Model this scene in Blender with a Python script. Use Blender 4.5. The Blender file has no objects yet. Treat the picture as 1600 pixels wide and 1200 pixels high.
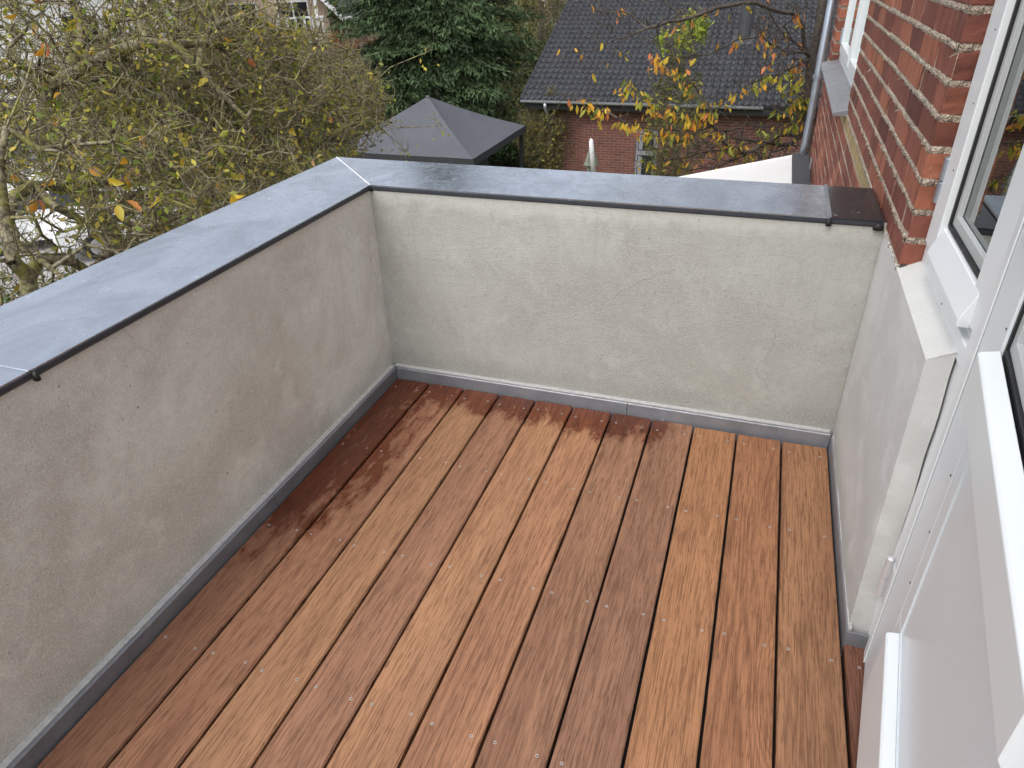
import bpy, bmesh, math, random
import numpy as np
from mathutils import Vector, Matrix

random.seed(7)
RNG = np.random.default_rng(11)
scene = bpy.context.scene
COL = scene.collection

# ------------------------------------------------------------------ camera
CAM_POS = np.array([1.29056, -2.17316, 1.45147])
YAW, PITCH, ROLL, FPX = 0.348115, -0.543649, -0.032260, 1087.33
_f = np.array([-math.sin(YAW)*math.cos(PITCH), math.cos(YAW)*math.cos(PITCH), math.sin(PITCH)])
_r = np.array([math.cos(YAW), math.sin(YAW), 0.0])
_u = np.cross(_r, _f)
RIGHT = _r*math.cos(ROLL) + _u*math.sin(ROLL)
UP = -_r*math.sin(ROLL) + _u*math.cos(ROLL)
FWD = _f
cd = bpy.data.cameras.new('camera')
cd.sensor_width = 36.0
cd.lens = FPX/1600*36
cd.clip_start = 0.02
cd.clip_end = 900
cam = bpy.data.objects.new('camera', cd)
COL.objects.link(cam)
mw = Matrix.Identity(4)
for i in range(3):
    mw[i][0] = RIGHT[i]; mw[i][1] = UP[i]; mw[i][2] = -FWD[i]; mw[i][3] = CAM_POS[i]
cam.matrix_world = mw
scene.camera = cam

def at(px, py, dist):
    """a point at a distance in metres, in the direction of a spot of the photograph"""
    d = RIGHT*(px-800)/FPX + UP*(600-py)/FPX + FWD
    return CAM_POS + d/np.linalg.norm(d)*dist

# ------------------------------------------------------------------ sky, sun, exposure
world = bpy.data.worlds.new('World'); scene.world = world; world.use_nodes = True
wn = world.node_tree; wn.nodes.clear()
SUN_EL, SUN_AZ = math.radians(58), math.radians(-163)     # azimuth from +y, clockwise; the veiled sun stands behind the camera
sky = wn.nodes.new('ShaderNodeTexSky'); sky.sky_type = 'NISHITA'; sky.sun_disc = False
sky.sun_elevation = SUN_EL; sky.sun_rotation = SUN_AZ
sky.air_density = 1.0; sky.dust_density = 4.0; sky.ozone_density = 1.0
hs = wn.nodes.new('ShaderNodeHueSaturation'); hs.inputs['Saturation'].default_value = 0.38
bg = wn.nodes.new('ShaderNodeBackground'); bg.inputs['Strength'].default_value = 0.15
wo = wn.nodes.new('ShaderNodeOutputWorld')
wn.links.new(sky.outputs[0], hs.inputs['Color']); wn.links.new(hs.outputs[0], bg.inputs['Color']); wn.links.new(bg.outputs[0], wo.inputs[0])
sl = bpy.data.lights.new('sun', 'SUN'); sl.energy = 0.72; sl.angle = math.radians(70); sl.color = (1.0, 0.975, 0.945)
sun = bpy.data.objects.new('sun', sl); COL.objects.link(sun)
sd = Vector((math.sin(SUN_AZ)*math.cos(SUN_EL), math.cos(SUN_AZ)*math.cos(SUN_EL), math.sin(SUN_EL)))
sun.rotation_euler = (-sd).to_track_quat('-Z', 'Y').to_euler()
scene.view_settings.view_transform = 'Standard'; scene.view_settings.look = 'None'
scene.view_settings.exposure = 0.74; scene.view_settings.gamma = 1.0
scene.view_settings.use_curve_mapping = False
scene.cycles.use_denoising = True
scene.cycles.max_bounces = 6; scene.cycles.diffuse_bounces = 3; scene.cycles.glossy_bounces = 3; scene.cycles.transparent_max_bounces = 8
scene.cycles.use_adaptive_sampling = True; scene.cycles.adaptive_threshold = 0.03

# ------------------------------------------------------------------ node helpers
class NT:
    def __init__(s, name):
        s.m = bpy.data.materials.new(name); s.m.use_nodes = True
        s.t = s.m.node_tree; s.t.nodes.clear()
        s.out = s.t.nodes.new('ShaderNodeOutputMaterial')
    def put(s, sock, v):
        if isinstance(v, bpy.types.NodeSocket): s.t.links.new(v, sock)
        elif isinstance(v, (tuple, list)) and len(v) == 3 and sock.type == 'RGBA': sock.default_value = (*v, 1)
        else: sock.default_value = v
    def n(s, typ, ins=None, **props):
        nd = s.t.nodes.new('ShaderNode'+typ)
        for k, v in props.items(): setattr(nd, k, v)
        for k, v in (ins or {}).items(): s.put(nd.inputs[k], v)
        return nd
    def math(s, op, a, b=0.0, c=None, clamp=False):
        ins = {0: a, 1: b}
        if c is not None: ins[2] = c
        return s.n('Math', ins, operation=op, use_clamp=clamp).outputs[0]
    def vec(s, op, a, b): return s.n('VectorMath', {0: a, 1: b}, operation=op).outputs[0]
    def mix(s, f, a, b, blend='MIX'):
        nd = s.n('Mix', None, data_type='RGBA', blend_type=blend)
        s.put(nd.inputs[0], f); s.put(nd.inputs[6], a); s.put(nd.inputs[7], b)
        return nd.outputs[2]
    def noise(s, vec, scale, detail=3.0, rough=0.55, dist=0.0):
        return s.n('TexNoise', {'Vector': vec, 'Scale': scale, 'Detail': detail, 'Roughness': rough, 'Distortion': dist}).outputs[0]
    def ramp(s, v, lo, hi, a=0.0, b=1.0):
        return s.n('MapRange', {0: v, 1: lo, 2: hi, 3: a, 4: b}, interpolation_type='SMOOTHSTEP').outputs[0]
    def scale(s, vec, xyz): return s.vec('MULTIPLY', vec, xyz)
    def pos(s): return s.n('NewGeometry').outputs['Position']
    def objco(s): return s.n('TexCoord').outputs['Object']
    def sep(s, v): return s.n('SeparateXYZ', {0: v}).outputs
    def comb(s, x, y, z): return s.n('CombineXYZ', {0: x, 1: y, 2: z}).outputs[0]
    def bump(s, h, strength, dist, normal=None):
        ins = {'Height': h, 'Strength': strength, 'Distance': dist}
        if normal is not None: ins['Normal'] = normal
        return s.n('Bump', ins).outputs[0]
    def bsdf(s, **ins):
        b = s.n('BsdfPrincipled')
        for k, v in ins.items(): s.put(b.inputs[k.replace('_', ' ')], v)
        s.t.links.new(b.outputs[0], s.out.inputs[0])
        return b

def simple(name, col, rough=0.6, metal=0.0, var=0.15, vscale=8.0, bump=0.0, bscale=60.0, spec=0.5):
    t = NT(name); p = t.pos()
    n = t.noise(p, vscale, 4)
    c = t.mix(n, tuple(x*(1-var) for x in col), tuple(min(1, x*(1+var)) for x in col))
    ins = dict(Base_Color=c, Roughness=t.ramp(t.noise(p, vscale*3, 3), .2, .8, max(0.02, rough-.08), min(1, rough+.08)), Metallic=metal)
    if bump: ins['Normal'] = t.bump(t.noise(p, bscale, 3), bump, 0.01)
    b = t.bsdf(**ins); b.inputs['Specular IOR Level'].default_value = spec
    return t.m

# ------------------------------------------------------------------ materials
def make_wood():
    t = NT('hardwood_decking'); P = t.pos(); x, y, z = t.sep(P)
    oi = t.n('ObjectInfo'); base = oi.outputs['Color']; rnd = oi.outputs['Random']
    fig = t.n('Attribute', None, attribute_type='OBJECT', attribute_name='figure').outputs['Fac']
    off = t.math('MULTIPLY', rnd, 61.0)
    warp = t.noise(t.comb(t.math('MULTIPLY', x, 5.5), t.math('MULTIPLY', y, .85), off), 1.0, 2, .5)
    warp2 = t.noise(t.comb(t.math('MULTIPLY', x, 22), t.math('MULTIPLY', y, 3.0), off), 1.0, 2, .5)
    ph = t.math('ADD', t.math('MULTIPLY', x, 150), t.math('ADD', t.math('MULTIPLY', warp, 96), t.math('MULTIPLY', warp2, 8)))
    kn = t.n('TexVoronoi', {'Vector': t.comb(t.math('MULTIPLY', x, 5.2), t.math('MULTIPLY', y, 1.5), off), 'Scale': 1.0}).outputs['Distance']
    knot = t.math('MULTIPLY', t.ramp(kn, .04, .36, 1.0, 0.0), fig)
    ph = t.math('ADD', ph, t.math('MULTIPLY', knot, 26))
    ring = t.math('MULTIPLY_ADD', t.math('SINE', ph), .5, .5)
    ring = t.math('POWER', ring, 1.8)
    ringmask = t.ramp(t.noise(t.comb(t.math('MULTIPLY', x, 7), t.math('MULTIPLY', y, 1.6), off), 1.0, 2), .35, .65)
    fine = t.noise(t.comb(t.math('MULTIPLY', x, 330), t.math('MULTIPLY', y, 9), off), 1.0, 3, .65)
    fine2 = t.noise(t.comb(t.math('MULTIPLY', x, 110), t.math('MULTIPLY', y, 2.2), off), 1.0, 3, .6)
    pores = t.ramp(t.noise(t.comb(t.math('MULTIPLY', x, 560), t.math('MULTIPLY', y, 26), off), 1.0, 1, .5), .60, .72)
    broad = t.noise(t.comb(t.math('MULTIPLY', x, 9), t.math('MULTIPLY', y, 1.1), t.math('ADD', off, 5)), 1.0, 3, .5)
    dark = t.mix(1.0, base, (.42, .36, .32), 'MULTIPLY')
    lite = t.mix(1.0, base, (1.28, 1.30, 1.26), 'MULTIPLY')
    c = t.mix(t.ramp(broad, .25, .75), base, lite)
    rose = t.mix(1.0, base, (.84, .76, .74), 'MULTIPLY')
    c = t.mix(t.ramp(t.noise(t.comb(t.math('MULTIPLY', x, 11), t.math('MULTIPLY', y, .7), t.math('ADD', off, 19)), 1.0, 2), .48, .72, 0, .8), c, rose)
    c = t.mix(t.math('MULTIPLY', t.math('MULTIPLY', ring, ringmask), t.math('MULTIPLY', fig, .62)), c, dark)
    c = t.mix(t.ramp(fine, .44, .64, 0, .78), c, dark)
    c = t.mix(t.ramp(fine2, .5, .8, 0, .42), c, lite)
    c = t.mix(t.math('MULTIPLY', t.ramp(kn, .0, .22, 1.0, 0.0), t.math('MULTIPLY', fig, .5)), c, dark)
    c = t.mix(t.math('MULTIPLY', pores, .8), c, t.mix(1.0, base, (.30, .25, .22), 'MULTIPLY'))
    # pale scuffs and footprints
    sc = t.ramp(t.noise(t.comb(t.math('MULTIPLY', x, 60), t.math('MULTIPLY', y, 7), off), 1.0, 4, .7), .66, .8, 0, .5)
    c = t.mix(sc, c, (.42, .28, .19))
    # rain still standing along the left and far edges
    ax = t.ramp(x, .04, .56, 1.0, 0.0)
    ax = t.math('MULTIPLY', ax, t.ramp(y, -1.75, -.55))
    ay = t.math('MULTIPLY', t.ramp(y, -.36, -.03), t.ramp(x, 1.0, 1.25, 1.0, .30))
    a = t.math('MAXIMUM', ax, ay)
    wn1 = t.noise(t.comb(t.math('MULTIPLY', x, 15), t.math('MULTIPLY', y, 4.5), 3.0), 1.0, 5, .66, .4)
    wn2 = t.noise(t.comb(t.math('MULTIPLY', x, 55), t.math('MULTIPLY', y, 24), 9.0), 1.0, 3, .6)
    w = t.math('ADD', t.math('MULTIPLY', a, .56), t.math('ADD', t.math('MULTIPLY', wn1, .75), t.math('MULTIPLY', wn2, .34)))
    wet = t.ramp(w, .85, 1.05)
    c = t.mix(wet, c, t.mix(1.0, c, (.42, .25, .20), 'MULTIPLY'))
    rough = t.mix(wet, t.ramp(fine, .2, .8, .46, .62), (.22, .22, .22))
    hgt = t.math('ADD', t.math('MULTIPLY', fine, .7), t.math('MULTIPLY', ring, .18))
    nb = t.bump(hgt, t.mix(wet, (.30, .30, .30), (.10, .10, .10)), .0016)
    b = t.bsdf(Base_Color=c, Roughness=rough, Normal=nb); b.inputs['Specular IOR Level'].default_value = .42
    return t.m

def make_plaster(name, base, damp, dampamt, pale=None, bumpk=1.0, grit=1.0):
    t = NT(name); P = t.pos(); x, y, z = t.sep(P)
    sc = lambda k: tuple(min(1, u*k) for u in base)
    big = t.noise(P, 1.7, 5, .6, .8); mid = t.noise(P, 5.5, 6, .62, .6); mid2 = t.noise(t.vec('ADD', P, (7.1, 3.3, 1.9)), 11, 5, .6, .5); sm = t.noise(P, 55, 4, .65)
    c = t.mix(t.ramp(big, .38, .60), base, damp)
    c = t.mix(t.ramp(mid, .46, .66, 0, dampamt), c, damp)
    c = t.mix(t.ramp(mid2, .52, .70, 0, .40), c, sc(1.16))
    c = t.mix(t.ramp(mid2, .30, .44, .35, 0), c, sc(.80))
    trow = t.noise(t.comb(t.math('MULTIPLY', t.math('ADD', x, y), 5), t.math('MULTIPLY', t.math('ADD', x, y), 5), t.math('MULTIPLY', z, 26)), 1.0, 4, .6, .9)
    c = t.mix(t.ramp(trow, .55, .74, 0, .15), c, sc(1.20))
    run = t.noise(t.comb(t.math('MULTIPLY', x, 26), t.math('MULTIPLY', y, 26), t.math('MULTIPLY', z, 1.6)), 1.0, 4, .65, .3)
    c = t.mix(t.math('MULTIPLY', t.ramp(run, .56, .72), t.ramp(z, .15, .75, .04, .34)), c, sc(.70))
    # lighter trowelled band just below the coping, splash dirt at the foot
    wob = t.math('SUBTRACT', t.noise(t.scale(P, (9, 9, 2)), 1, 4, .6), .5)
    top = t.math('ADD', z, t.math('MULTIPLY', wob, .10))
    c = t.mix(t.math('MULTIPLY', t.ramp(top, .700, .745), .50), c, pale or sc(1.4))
    foot = t.math('ADD', z, t.math('MULTIPLY', wob, .16))
    c = t.mix(t.ramp(foot, .06, .15, .42, 0), c, tuple(u*.62 for u in damp))
    grain = t.noise(P, 300, 2, .7); vor = t.n('TexVoronoi', {'Vector': P, 'Scale': 240.0}).outputs['Distance']
    c = t.mix(t.ramp(sm, .42, .75, 0, .22*grit), c, sc(.66))
    c = t.mix(t.ramp(grain, .46, .68, 0, .28*grit), c, sc(1.3))
    c = t.mix(t.ramp(grain, .28, .42, .30*grit, 0), c, sc(.55))
    pit = t.ramp(t.noise(P, 85, 2, .5), .735, .77, 0, .6)
    c = t.mix(pit, c, (.12, .105, .09))
    # a hairline crack
    cr = t.n('TexVoronoi', {'Vector': t.vec('ADD', t.scale(P, (1.1, 1.1, 1.5)), t.scale(t.n('TexNoise', {'Vector': P, 'Scale': 5.0, 'Detail': 4.0}).outputs['Color'], (.22, .22, .22))), 'Scale': 1.0}, feature='DISTANCE_TO_EDGE').outputs[0]
    c = t.mix(t.math('MULTIPLY', t.ramp(cr, .0, .0035, 1.0, 0.0), t.ramp(big, .52, .60, 0, .45)), c, sc(.45))
    h = t.math('ADD', t.math('MULTIPLY', grain, .5), t.math('ADD', t.math('MULTIPLY', vor, .35), t.math('ADD', t.math('MULTIPLY', mid, 1.6), t.math('MULTIPLY', trow, .45))))
    nb = t.bump(h, .45*bumpk, .0042)
    b = t.bsdf(Base_Color=c, Roughness=.93, Normal=nb); b.inputs['Specular IOR Level'].default_value = .25
    return t.m

def make_zinc(name, col, rough, metal, scuff=.5):
    t = NT(name); P = t.pos()
    n1 = t.noise(t.scale(P, (5, 3, 5)), 1.0, 5, .62, 1.2); n2 = t.noise(P, 26, 4, .6, .8)
    sm = t.noise(t.scale(P, (3, 14, 3)), 1.0, 4, .6, .4)
    c = t.mix(t.ramp(n1, .3, .7), tuple(u*.82 for u in col), tuple(min(1, u*1.12) for u in col))
    c = t.mix(t.ramp(sm, .55, .8, 0, .35), c, tuple(min(1, u*1.3) for u in col))
    sc = t.ramp(t.noise(t.scale(P, (34, 90, 34)), 1.0, 3, .7, 1.4), .675, .735, 0, scuff)
    sc2 = t.math('MULTIPLY', sc, t.ramp(n1, .42, .58))
    c = t.mix(sc2, c, (.78, .80, .83))
    r = t.math('ADD', t.ramp(n2, .25, .75, rough-.07, rough+.08), t.math('MULTIPLY', sc2, .3))
    t.bsdf(Base_Color=c, Roughness=r, Metallic=t.math('SUBTRACT', metal, t.math('MULTIPLY', sc2, .6)),
           Normal=t.bump(t.math('ADD', n1, t.math('MULTIPLY', n2, .03)), .02, .01))
    return t.m

COURSE, BLEN, JOINT, BRZ0 = 0.0727, 0.236, 0.0145, 0.765      # brick courses of the house
def make_brick(name, dark, mid, hot, yellow_row=None, scratch=1.0):
    t = NT(name); P = t.pos(); x, y, z = t.sep(P)
    row = t.math('FLOOR', t.math('DIVIDE', t.math('SUBTRACT', z, BRZ0-JOINT/2), COURSE))
    odd = t.math('MULTIPLY', t.math('FLOORED_MODULO', row, 2.0), .5)
    colm = t.math('FLOOR', t.math('ADD', t.math('DIVIDE', t.math('ADD', y, .27+JOINT/2), BLEN), odd))
    wn_ = t.n('TexWhiteNoise', {'Vector': t.comb(row, colm, 3.7)}, noise_dimensions='3D')
    r1 = wn_.outputs['Value']; rc = t.sep(wn_.outputs['Color'])
    c = t.mix(t.ramp(r1, .1, .9), dark, mid)
    c = t.mix(t.ramp(rc[0], .62, 1.0, 0, .75), c, hot)
    c = t.mix(t.ramp(rc[1], .80, 1.0, 0, .8), c, tuple(u*.42 for u in dark))
    drag = t.noise(t.comb(t.math('MULTIPLY', y, 75), t.math('MULTIPLY', z, 5), t.math('MULTIPLY', r1, 40)), 1.0, 4, .65, .3)
    body = t.noise(P, 38, 4, .6)
    c = t.mix(t.ramp(drag, .50, .66, 0, .85), c, tuple(u*.45 for u in dark))
    c = t.mix(t.ramp(drag, .22, .42, .42, 0), c, hot)
    c = t.mix(t.ramp(body, .48, .75, 0, .4), c, tuple(u*.7 for u in mid))
    bloom = t.ramp(t.noise(P, 13, 4, .65, .5), .60, .76, 0, .30)
    c = t.mix(bloom, c, (.42, .33, .29))
    splash = t.ramp(t.noise(P, 75, 3, .6), .72, .77, 0, .6)
    c = t.mix(splash, c, (.55, .50, .44))
    if yellow_row is not None:
        isy = t.math('MULTIPLY', t.math('COMPARE', row, float(yellow_row), .1), t.math('GREATER_THAN', y, .30))
        yc = t.mix(t.ramp(drag, .3, .75), t.mix(r1, (.50, .38, .19), (.36, .28, .15)), (.24, .17, .08))
        c = t.mix(isy, c, yc)
    h = t.math('ADD', t.math('MULTIPLY', drag, scratch), t.math('MULTIPLY', body, .5))
    b = t.bsdf(Base_Color=c, Roughness=.86, Normal=t.bump(h, 1.0, .009)); b.inputs['Specular IOR Level'].default_value = .3
    return t.m

def make_mortar():
    t = NT('mortar'); P = t.pos()
    n = t.noise(P, 190, 3, .7); v = t.n('TexVoronoi', {'Vector': P, 'Scale': 210.0}).outputs['Distance']
    c = t.mix(t.ramp(n, .35, .65), (.30, .235, .175), (.66, .57, .46))
    c = t.mix(t.ramp(t.noise(P, 6, 3), .4, .7, 0, .35), c, (.36, .26, .20))
    t.bsdf(Base_Color=c, Roughness=.95, Normal=t.bump(t.math('ADD', n, v), .9, .006))
    return t.m

def make_vcol(name, rough=.7, mul=1.0, var=.3, vscale=3.0, trans=0.0, bump=0.0):
    """colour read from the mesh's own 'tint' attribute"""
    t = NT(name); P = t.pos()
    a = t.n('Attribute', None, attribute_name='tint').outputs['Color']
    n = t.noise(P, vscale, 3)
    g = t.ramp(n, .2, .8, (1-var)*mul, (1+var)*mul)
    c = t.mix(1.0, a, t.comb(g, g, g), 'MULTIPLY')
    ins = dict(Base_Color=c, Roughness=rough)
    if bump: ins['Normal'] = t.bump(t.noise(P, 55, 3), bump, .01)
    b = t.bsdf(**ins); b.inputs['Specular IOR Level'].default_value = .25
    if trans:
        tr = t.n('BsdfTranslucent', {'Color': c}); mx = t.n('MixShader', {0: trans})
        t.t.links.new(b.outputs[0], mx.inputs[1]); t.t.links.new(tr.outputs[0], mx.inputs[2]); t.t.links.new(mx.outputs[0], t.out.inputs[0])
    return t.m

def make_leaf(name, a, b_, trans=.35):
    t = NT(name); oc = t.objco(); rnd = t.n('ObjectInfo').outputs['Random']
    n = t.noise(t.vec('ADD', oc, t.comb(rnd, rnd, rnd)), 30, 3, .6)
    c = t.mix(t.ramp(n, .35, .65), a, b_)
    c = t.mix(t.math('MULTIPLY', rnd, .35), c, tuple(u*.55 for u in a))
    b = t.bsdf(Base_Color=c, Roughness=.5)
    tr = t.n('BsdfTranslucent', {'Color': c}); mx = t.n('MixShader', {0: trans})
    t.t.links.new(b.outputs[0], mx.inputs[1]); t.t.links.new(tr.outputs[0], mx.inputs[2]); t.t.links.new(mx.outputs[0], t.out.inputs[0])
    return t.m

def make_bark(name, a, b_, moss, mossamt):
    t = NT(name); P = t.pos()
    n = t.noise(P, 11, 4, .6); m = t.noise(P, 4.5, 3, .6)
    c = t.mix(t.ramp(t.noise(P, 45, 3), .3, .7), a, b_)
    c = t.mix(t.ramp(n, .45, .7, 0, mossamt), c, moss)
    c = t.mix(t.ramp(m, .6, .78, 0, .5), c, (.33, .31, .25))
    t.bsdf(Base_Color=c, Roughness=.9, Normal=t.bump(t.noise(P, 70, 3), .6, .01))
    return t.m

def make_glass(name):
    t = NT(name)
    fr = t.n('Fresnel', {'IOR': 1.52}).outputs[0]
    f = t.math('MULTIPLY_ADD', fr, 1.6, .02, clamp=True)
    n = t.noise(t.pos(), 3.0, 2)
    gl = t.n('BsdfGlossy', {'Color': (.93, .96, .95), 'Roughness': t.ramp(n, .3, .8, .005, .03)})
    tr = t.n('BsdfTransparent', {'Color': (.80, .86, .84)})
    mx = t.n('MixShader', {0: f})
    t.t.links.new(tr.outputs[0], mx.inputs[1]); t.t.links.new(gl.outputs[0], mx.inputs[2]); t.t.links.new(mx.outputs[0], t.out.inputs[0])
    return t.m

def make_paint(name, col, rough=.32):
    t = NT(name); P = t.pos()
    d = t.noise(P, 3.5, 2, .5)
    c = t.mix(d, tuple(u*.93 for u in col), tuple(min(1, u*1.04) for u in col))
    b = t.bsdf(Base_Color=c, Roughness=rough)
    return t.m

def make_ground():
    t = NT('lawn_and_litter'); P = t.pos()
    a = t.noise(P, .35, 4, .6); b_ = t.noise(P, 6, 5, .7); c3 = t.noise(P, 45, 3, .7)
    c = t.mix(t.ramp(b_, .3, .7), (.035, .055, .016), (.085, .105, .028))
    c = t.mix(t.ramp(a, .45, .65, 0, .6), c, (.095, .075, .038))
    c = t.mix(t.ramp(c3, .62, .75, 0, .6), c, (.20, .13, .04))
    t.bsdf(Base_Color=c, Roughness=.95, Normal=t.bump(b_, .8, .06))
    return t.m

def make_far_brick():
    t = NT('neighbour_brick'); P = t.pos(); x, y, z = t.sep(P)
    br = t.n('TexBrick', {'Vector': t.comb(t.math('ADD', x, y), z, 0.0), 'Color1': (.165, .056, .041, 1), 'Color2': (.095, .037, .029, 1), 'Mortar': (.19, .135, .11, 1),
                          'Scale': 1.0, 'Mortar Size': .009, 'Brick Width': .24, 'Row Height': .07, 'Bias': -.2})
    n = t.noise(P, 2.2, 4, .6)
    c = t.mix(t.ramp(n, .4, .75, 0, .5), br.outputs[0], (.10, .045, .035))
    t.bsdf(Base_Color=c, Roughness=.9, Normal=t.bump(br.outputs[1], -.5, .008))
    return t.m

def make_tile():
    t = NT('dark_roof_tile'); P = t.pos(); rnd = t.n('ObjectInfo').outputs['Random']
    n = t.noise(P, 3.0, 5, .65); f = t.noise(P, 40, 3, .6)
    c = t.mix(t.ramp(n, .3, .7), (.016, .018, .022), (.036, .038, .045))
    c = t.mix(t.math('MULTIPLY', rnd, .4), c, (.042, .045, .052))
    c = t.mix(t.ramp(f, .62, .8, 0, .4), c, (.10, .105, .085))
    b = t.bsdf(Base_Color=c, Roughness=t.ramp(f, .2, .8, .44, .60)); b.inputs['Specular IOR Level'].default_value = .28
    return t.m

M = {}
M['wood'] = make_wood()
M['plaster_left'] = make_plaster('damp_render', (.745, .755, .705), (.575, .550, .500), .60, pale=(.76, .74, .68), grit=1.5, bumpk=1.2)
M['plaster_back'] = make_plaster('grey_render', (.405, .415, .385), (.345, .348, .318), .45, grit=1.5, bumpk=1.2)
M['plaster_house'] = make_plaster('pale_render', (.58, .585, .57), (.51, .512, .495), .4, pale=(.56, .56, .545), bumpk=.5, grit=.45)
M['coping'] = make_zinc('coping_metal', (.52, .555, .62), .22, .92, .9)
M['drip'] = simple('dark_reflection_drip', (.032, .037, .048), .5, 0, .25, 30)  # dark reflections on the turned-down coping edges, put into the colour
M['coping_end'] = make_zinc('coping_end_dark_reflection', (.020, .021, .025), .20, 0, 1.0)  # dark copy of the coping: the brick wall's reflection painted into its base
M['skirt'] = make_zinc('zinc_flashing', (.24, .25, .275), .50, .40, .5)
M['sealant'] = simple('sealant', (.40, .40, .395), .7, 0, .4, 60)
M['black'] = simple('black_rubber', (.012, .012, .013), .55)
M['gap_dark'] = simple('dark_underlay', (.014, .013, .012), .9)
M['screw'] = simple('stainless_screw', (.66, .64, .60), .45, .8)
M['screw_dark'] = simple('screw_recess', (.05, .05, .05), .5, .6)
M['brick'] = make_brick('red_brick', (.185, .064, .047), (.285, .100, .066), (.40, .150, .080), -1)
M['mortar'] = make_mortar()
M['paint'] = make_paint('white_paint', (.75, .785, .80))
M['paint_cool'] = make_paint('white_door_paint', (.705, .755, .785), .28)
M['glass'] = make_glass('window_glass')
M['bead_grey'] = make_paint('grey_reflection_bead', (.46, .48, .48), .4)  # grey of the stile's reflection in the glass, painted on a bead
M['hinge'] = simple('galvanised_hinge', (.62, .63, .64), .42, .35)
M['room'] = simple('dim_room_wall', (.16, .165, .16), .9)
M['room_floor'] = simple('dim_room_floor', (.12, .08, .05), .5)
M['slate'] = make_zinc('slate_sill', (.20, .205, .22), .40, .0, .25)
M['zinc_pipe'] = make_zinc('zinc_pipe', (.36, .40, .46), .35, .7, .2)
M['roofing'] = simple('dark_roofing_felt', (.055, .057, .062), .7, 0, .2, 20)
M['white_sheet'] = make_paint('white_roof_sheet', (.70, .70, .69), .5)
M['tile'] = make_tile()
M['far_brick'] = make_far_brick()
M['soffit'] = simple('dark_soffit', (.018, .017, .017), .8)
M['gutter'] = simple('zinc_gutter', (.42, .44, .47), .4, .6)
M['frame_grey'] = simple('grey_frame', (.25, .255, .28), .5)
M['canvas'] = simple('grey_canvas', (.098, .103, .118), .85, 0, .16, 2.2, .15, 400, .2)
M['canvas_dark'] = simple('dark_canvas', (.035, .036, .04), .85)
M['post_dark'] = simple('dark_post', (.03, .03, .032), .6)
M['parasol'] = simple('sage_canvas', (.20, .22, .17), .85, 0, .2, 14)
M['white_plain'] = simple('white_coating', (.80, .80, .79), .5, 0, .05)
M['ground'] = make_ground()
M['bark_apple'] = make_bark('lichen_bark', (.048, .036, .024), (.300, .262, .168), (.320, .310, .050), .70)
M['bark_cherry'] = make_bark('cherry_bark', (.040, .030, .026), (.095, .075, .065), (.12, .12, .06), .25)
M['bark_shrub'] = make_bark('shrub_bark', (.075, .058, .036), (.22, .18, .115), (.23, .23, .06), .55)
M['bark_hedge'] = make_bark('hedge_bark', (.12, .055, .03), (.26, .125, .065), (.18, .10, .05), .4)
M['bark_dark'] = make_bark('spruce_bark', (.035, .026, .02), (.075, .058, .045), (.05, .05, .03), .3)
M['needles'] = make_vcol('spruce_needles', .75, 1.0, .35, 1.6, .08)
M['foliage'] = make_vcol('small_leaves', .6, 1.0, .3, 2.5, .3)
LEAF = {
 'yellow': make_leaf('yellow_leaf', (.68, .43, .03), (.56, .50, .07)),
 'orange': make_leaf('orange_leaf', (.70, .29, .03), (.66, .42, .05)),
 'red': make_leaf('red_leaf', (.60, .16, .06), (.66, .30, .10)),
 'green': make_leaf('green_leaf', (.115, .165, .035), (.20, .23, .05)),
 'lime': make_leaf('lime_leaf', (.33, .36, .05), (.46, .44, .07)),
 'pink': make_leaf('dry_leaf', (.50, .27, .16), (.40, .24, .13)),
}
M['car_paint'] = simple('white_car_paint', (.82, .83, .84), .18, 0, .03)
M['car_glass'] = simple('dark_car_glass', (.02, .022, .025), .08)
M['tyre'] = simple('tyre', (.015, .015, .016), .8)
M['rim'] = simple('wheel_rim', (.45, .45, .46), .35, .8)
M['lamp_red'] = simple('red_lens', (.4, .02, .02), .2)
M['lamp_clear'] = simple('clear_lens', (.6, .62, .64), .12)
M['white_wall'] = simple('white_house_render', (.78, .78, .77), .85, 0, .06, 1.2)
M['peach_wall'] = simple('peach_render', (.52, .40, .30), .85, 0, .1, 2)
M['far_roof'] = simple('far_dark_roof', (.055, .057, .064), .6, 0, .25, 1.5)
M['paving'] = simple('concrete_paving', (.33, .32, .31), .9, 0, .2, 2)

# ------------------------------------------------------------------ mesh helpers
def tag(o, label=None, cat=None, group=None, kind=None):
    if label: o['label'] = label
    if cat: o['category'] = cat
    if group: o['group'] = group
    if kind: o['kind'] = kind
    return o
def link(name, me, mat, parent=None, loc=None, rot=None):
    o = bpy.data.objects.new(name, me); COL.objects.link(o)
    if mat is not None and me is not None and len(me.materials) == 0: me.materials.append(mat)
    if parent is not None: o.parent = parent
    if loc is not None: o.location = loc
    if rot is not None: o.rotation_euler = rot
    return o
def empty(name, loc=(0, 0, 0)):
    o = bpy.data.objects.new(name, None); COL.objects.link(o); o.location = loc; o.empty_display_size = .2
    return o
def child(name, me, mat, parent, **k):
    """part placed in world coordinates under an unrotated empty or mesh"""
    o = link(name, me, mat, parent, **k)
    w = parent.location.copy()
    if parent.parent: w += parent.parent.location
    o.location = Vector(o.location) - w
    return o
def smooth(me, on=True):
    me.polygons.foreach_set('use_smooth', np.full(len(me.polygons), on)); return me

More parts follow.
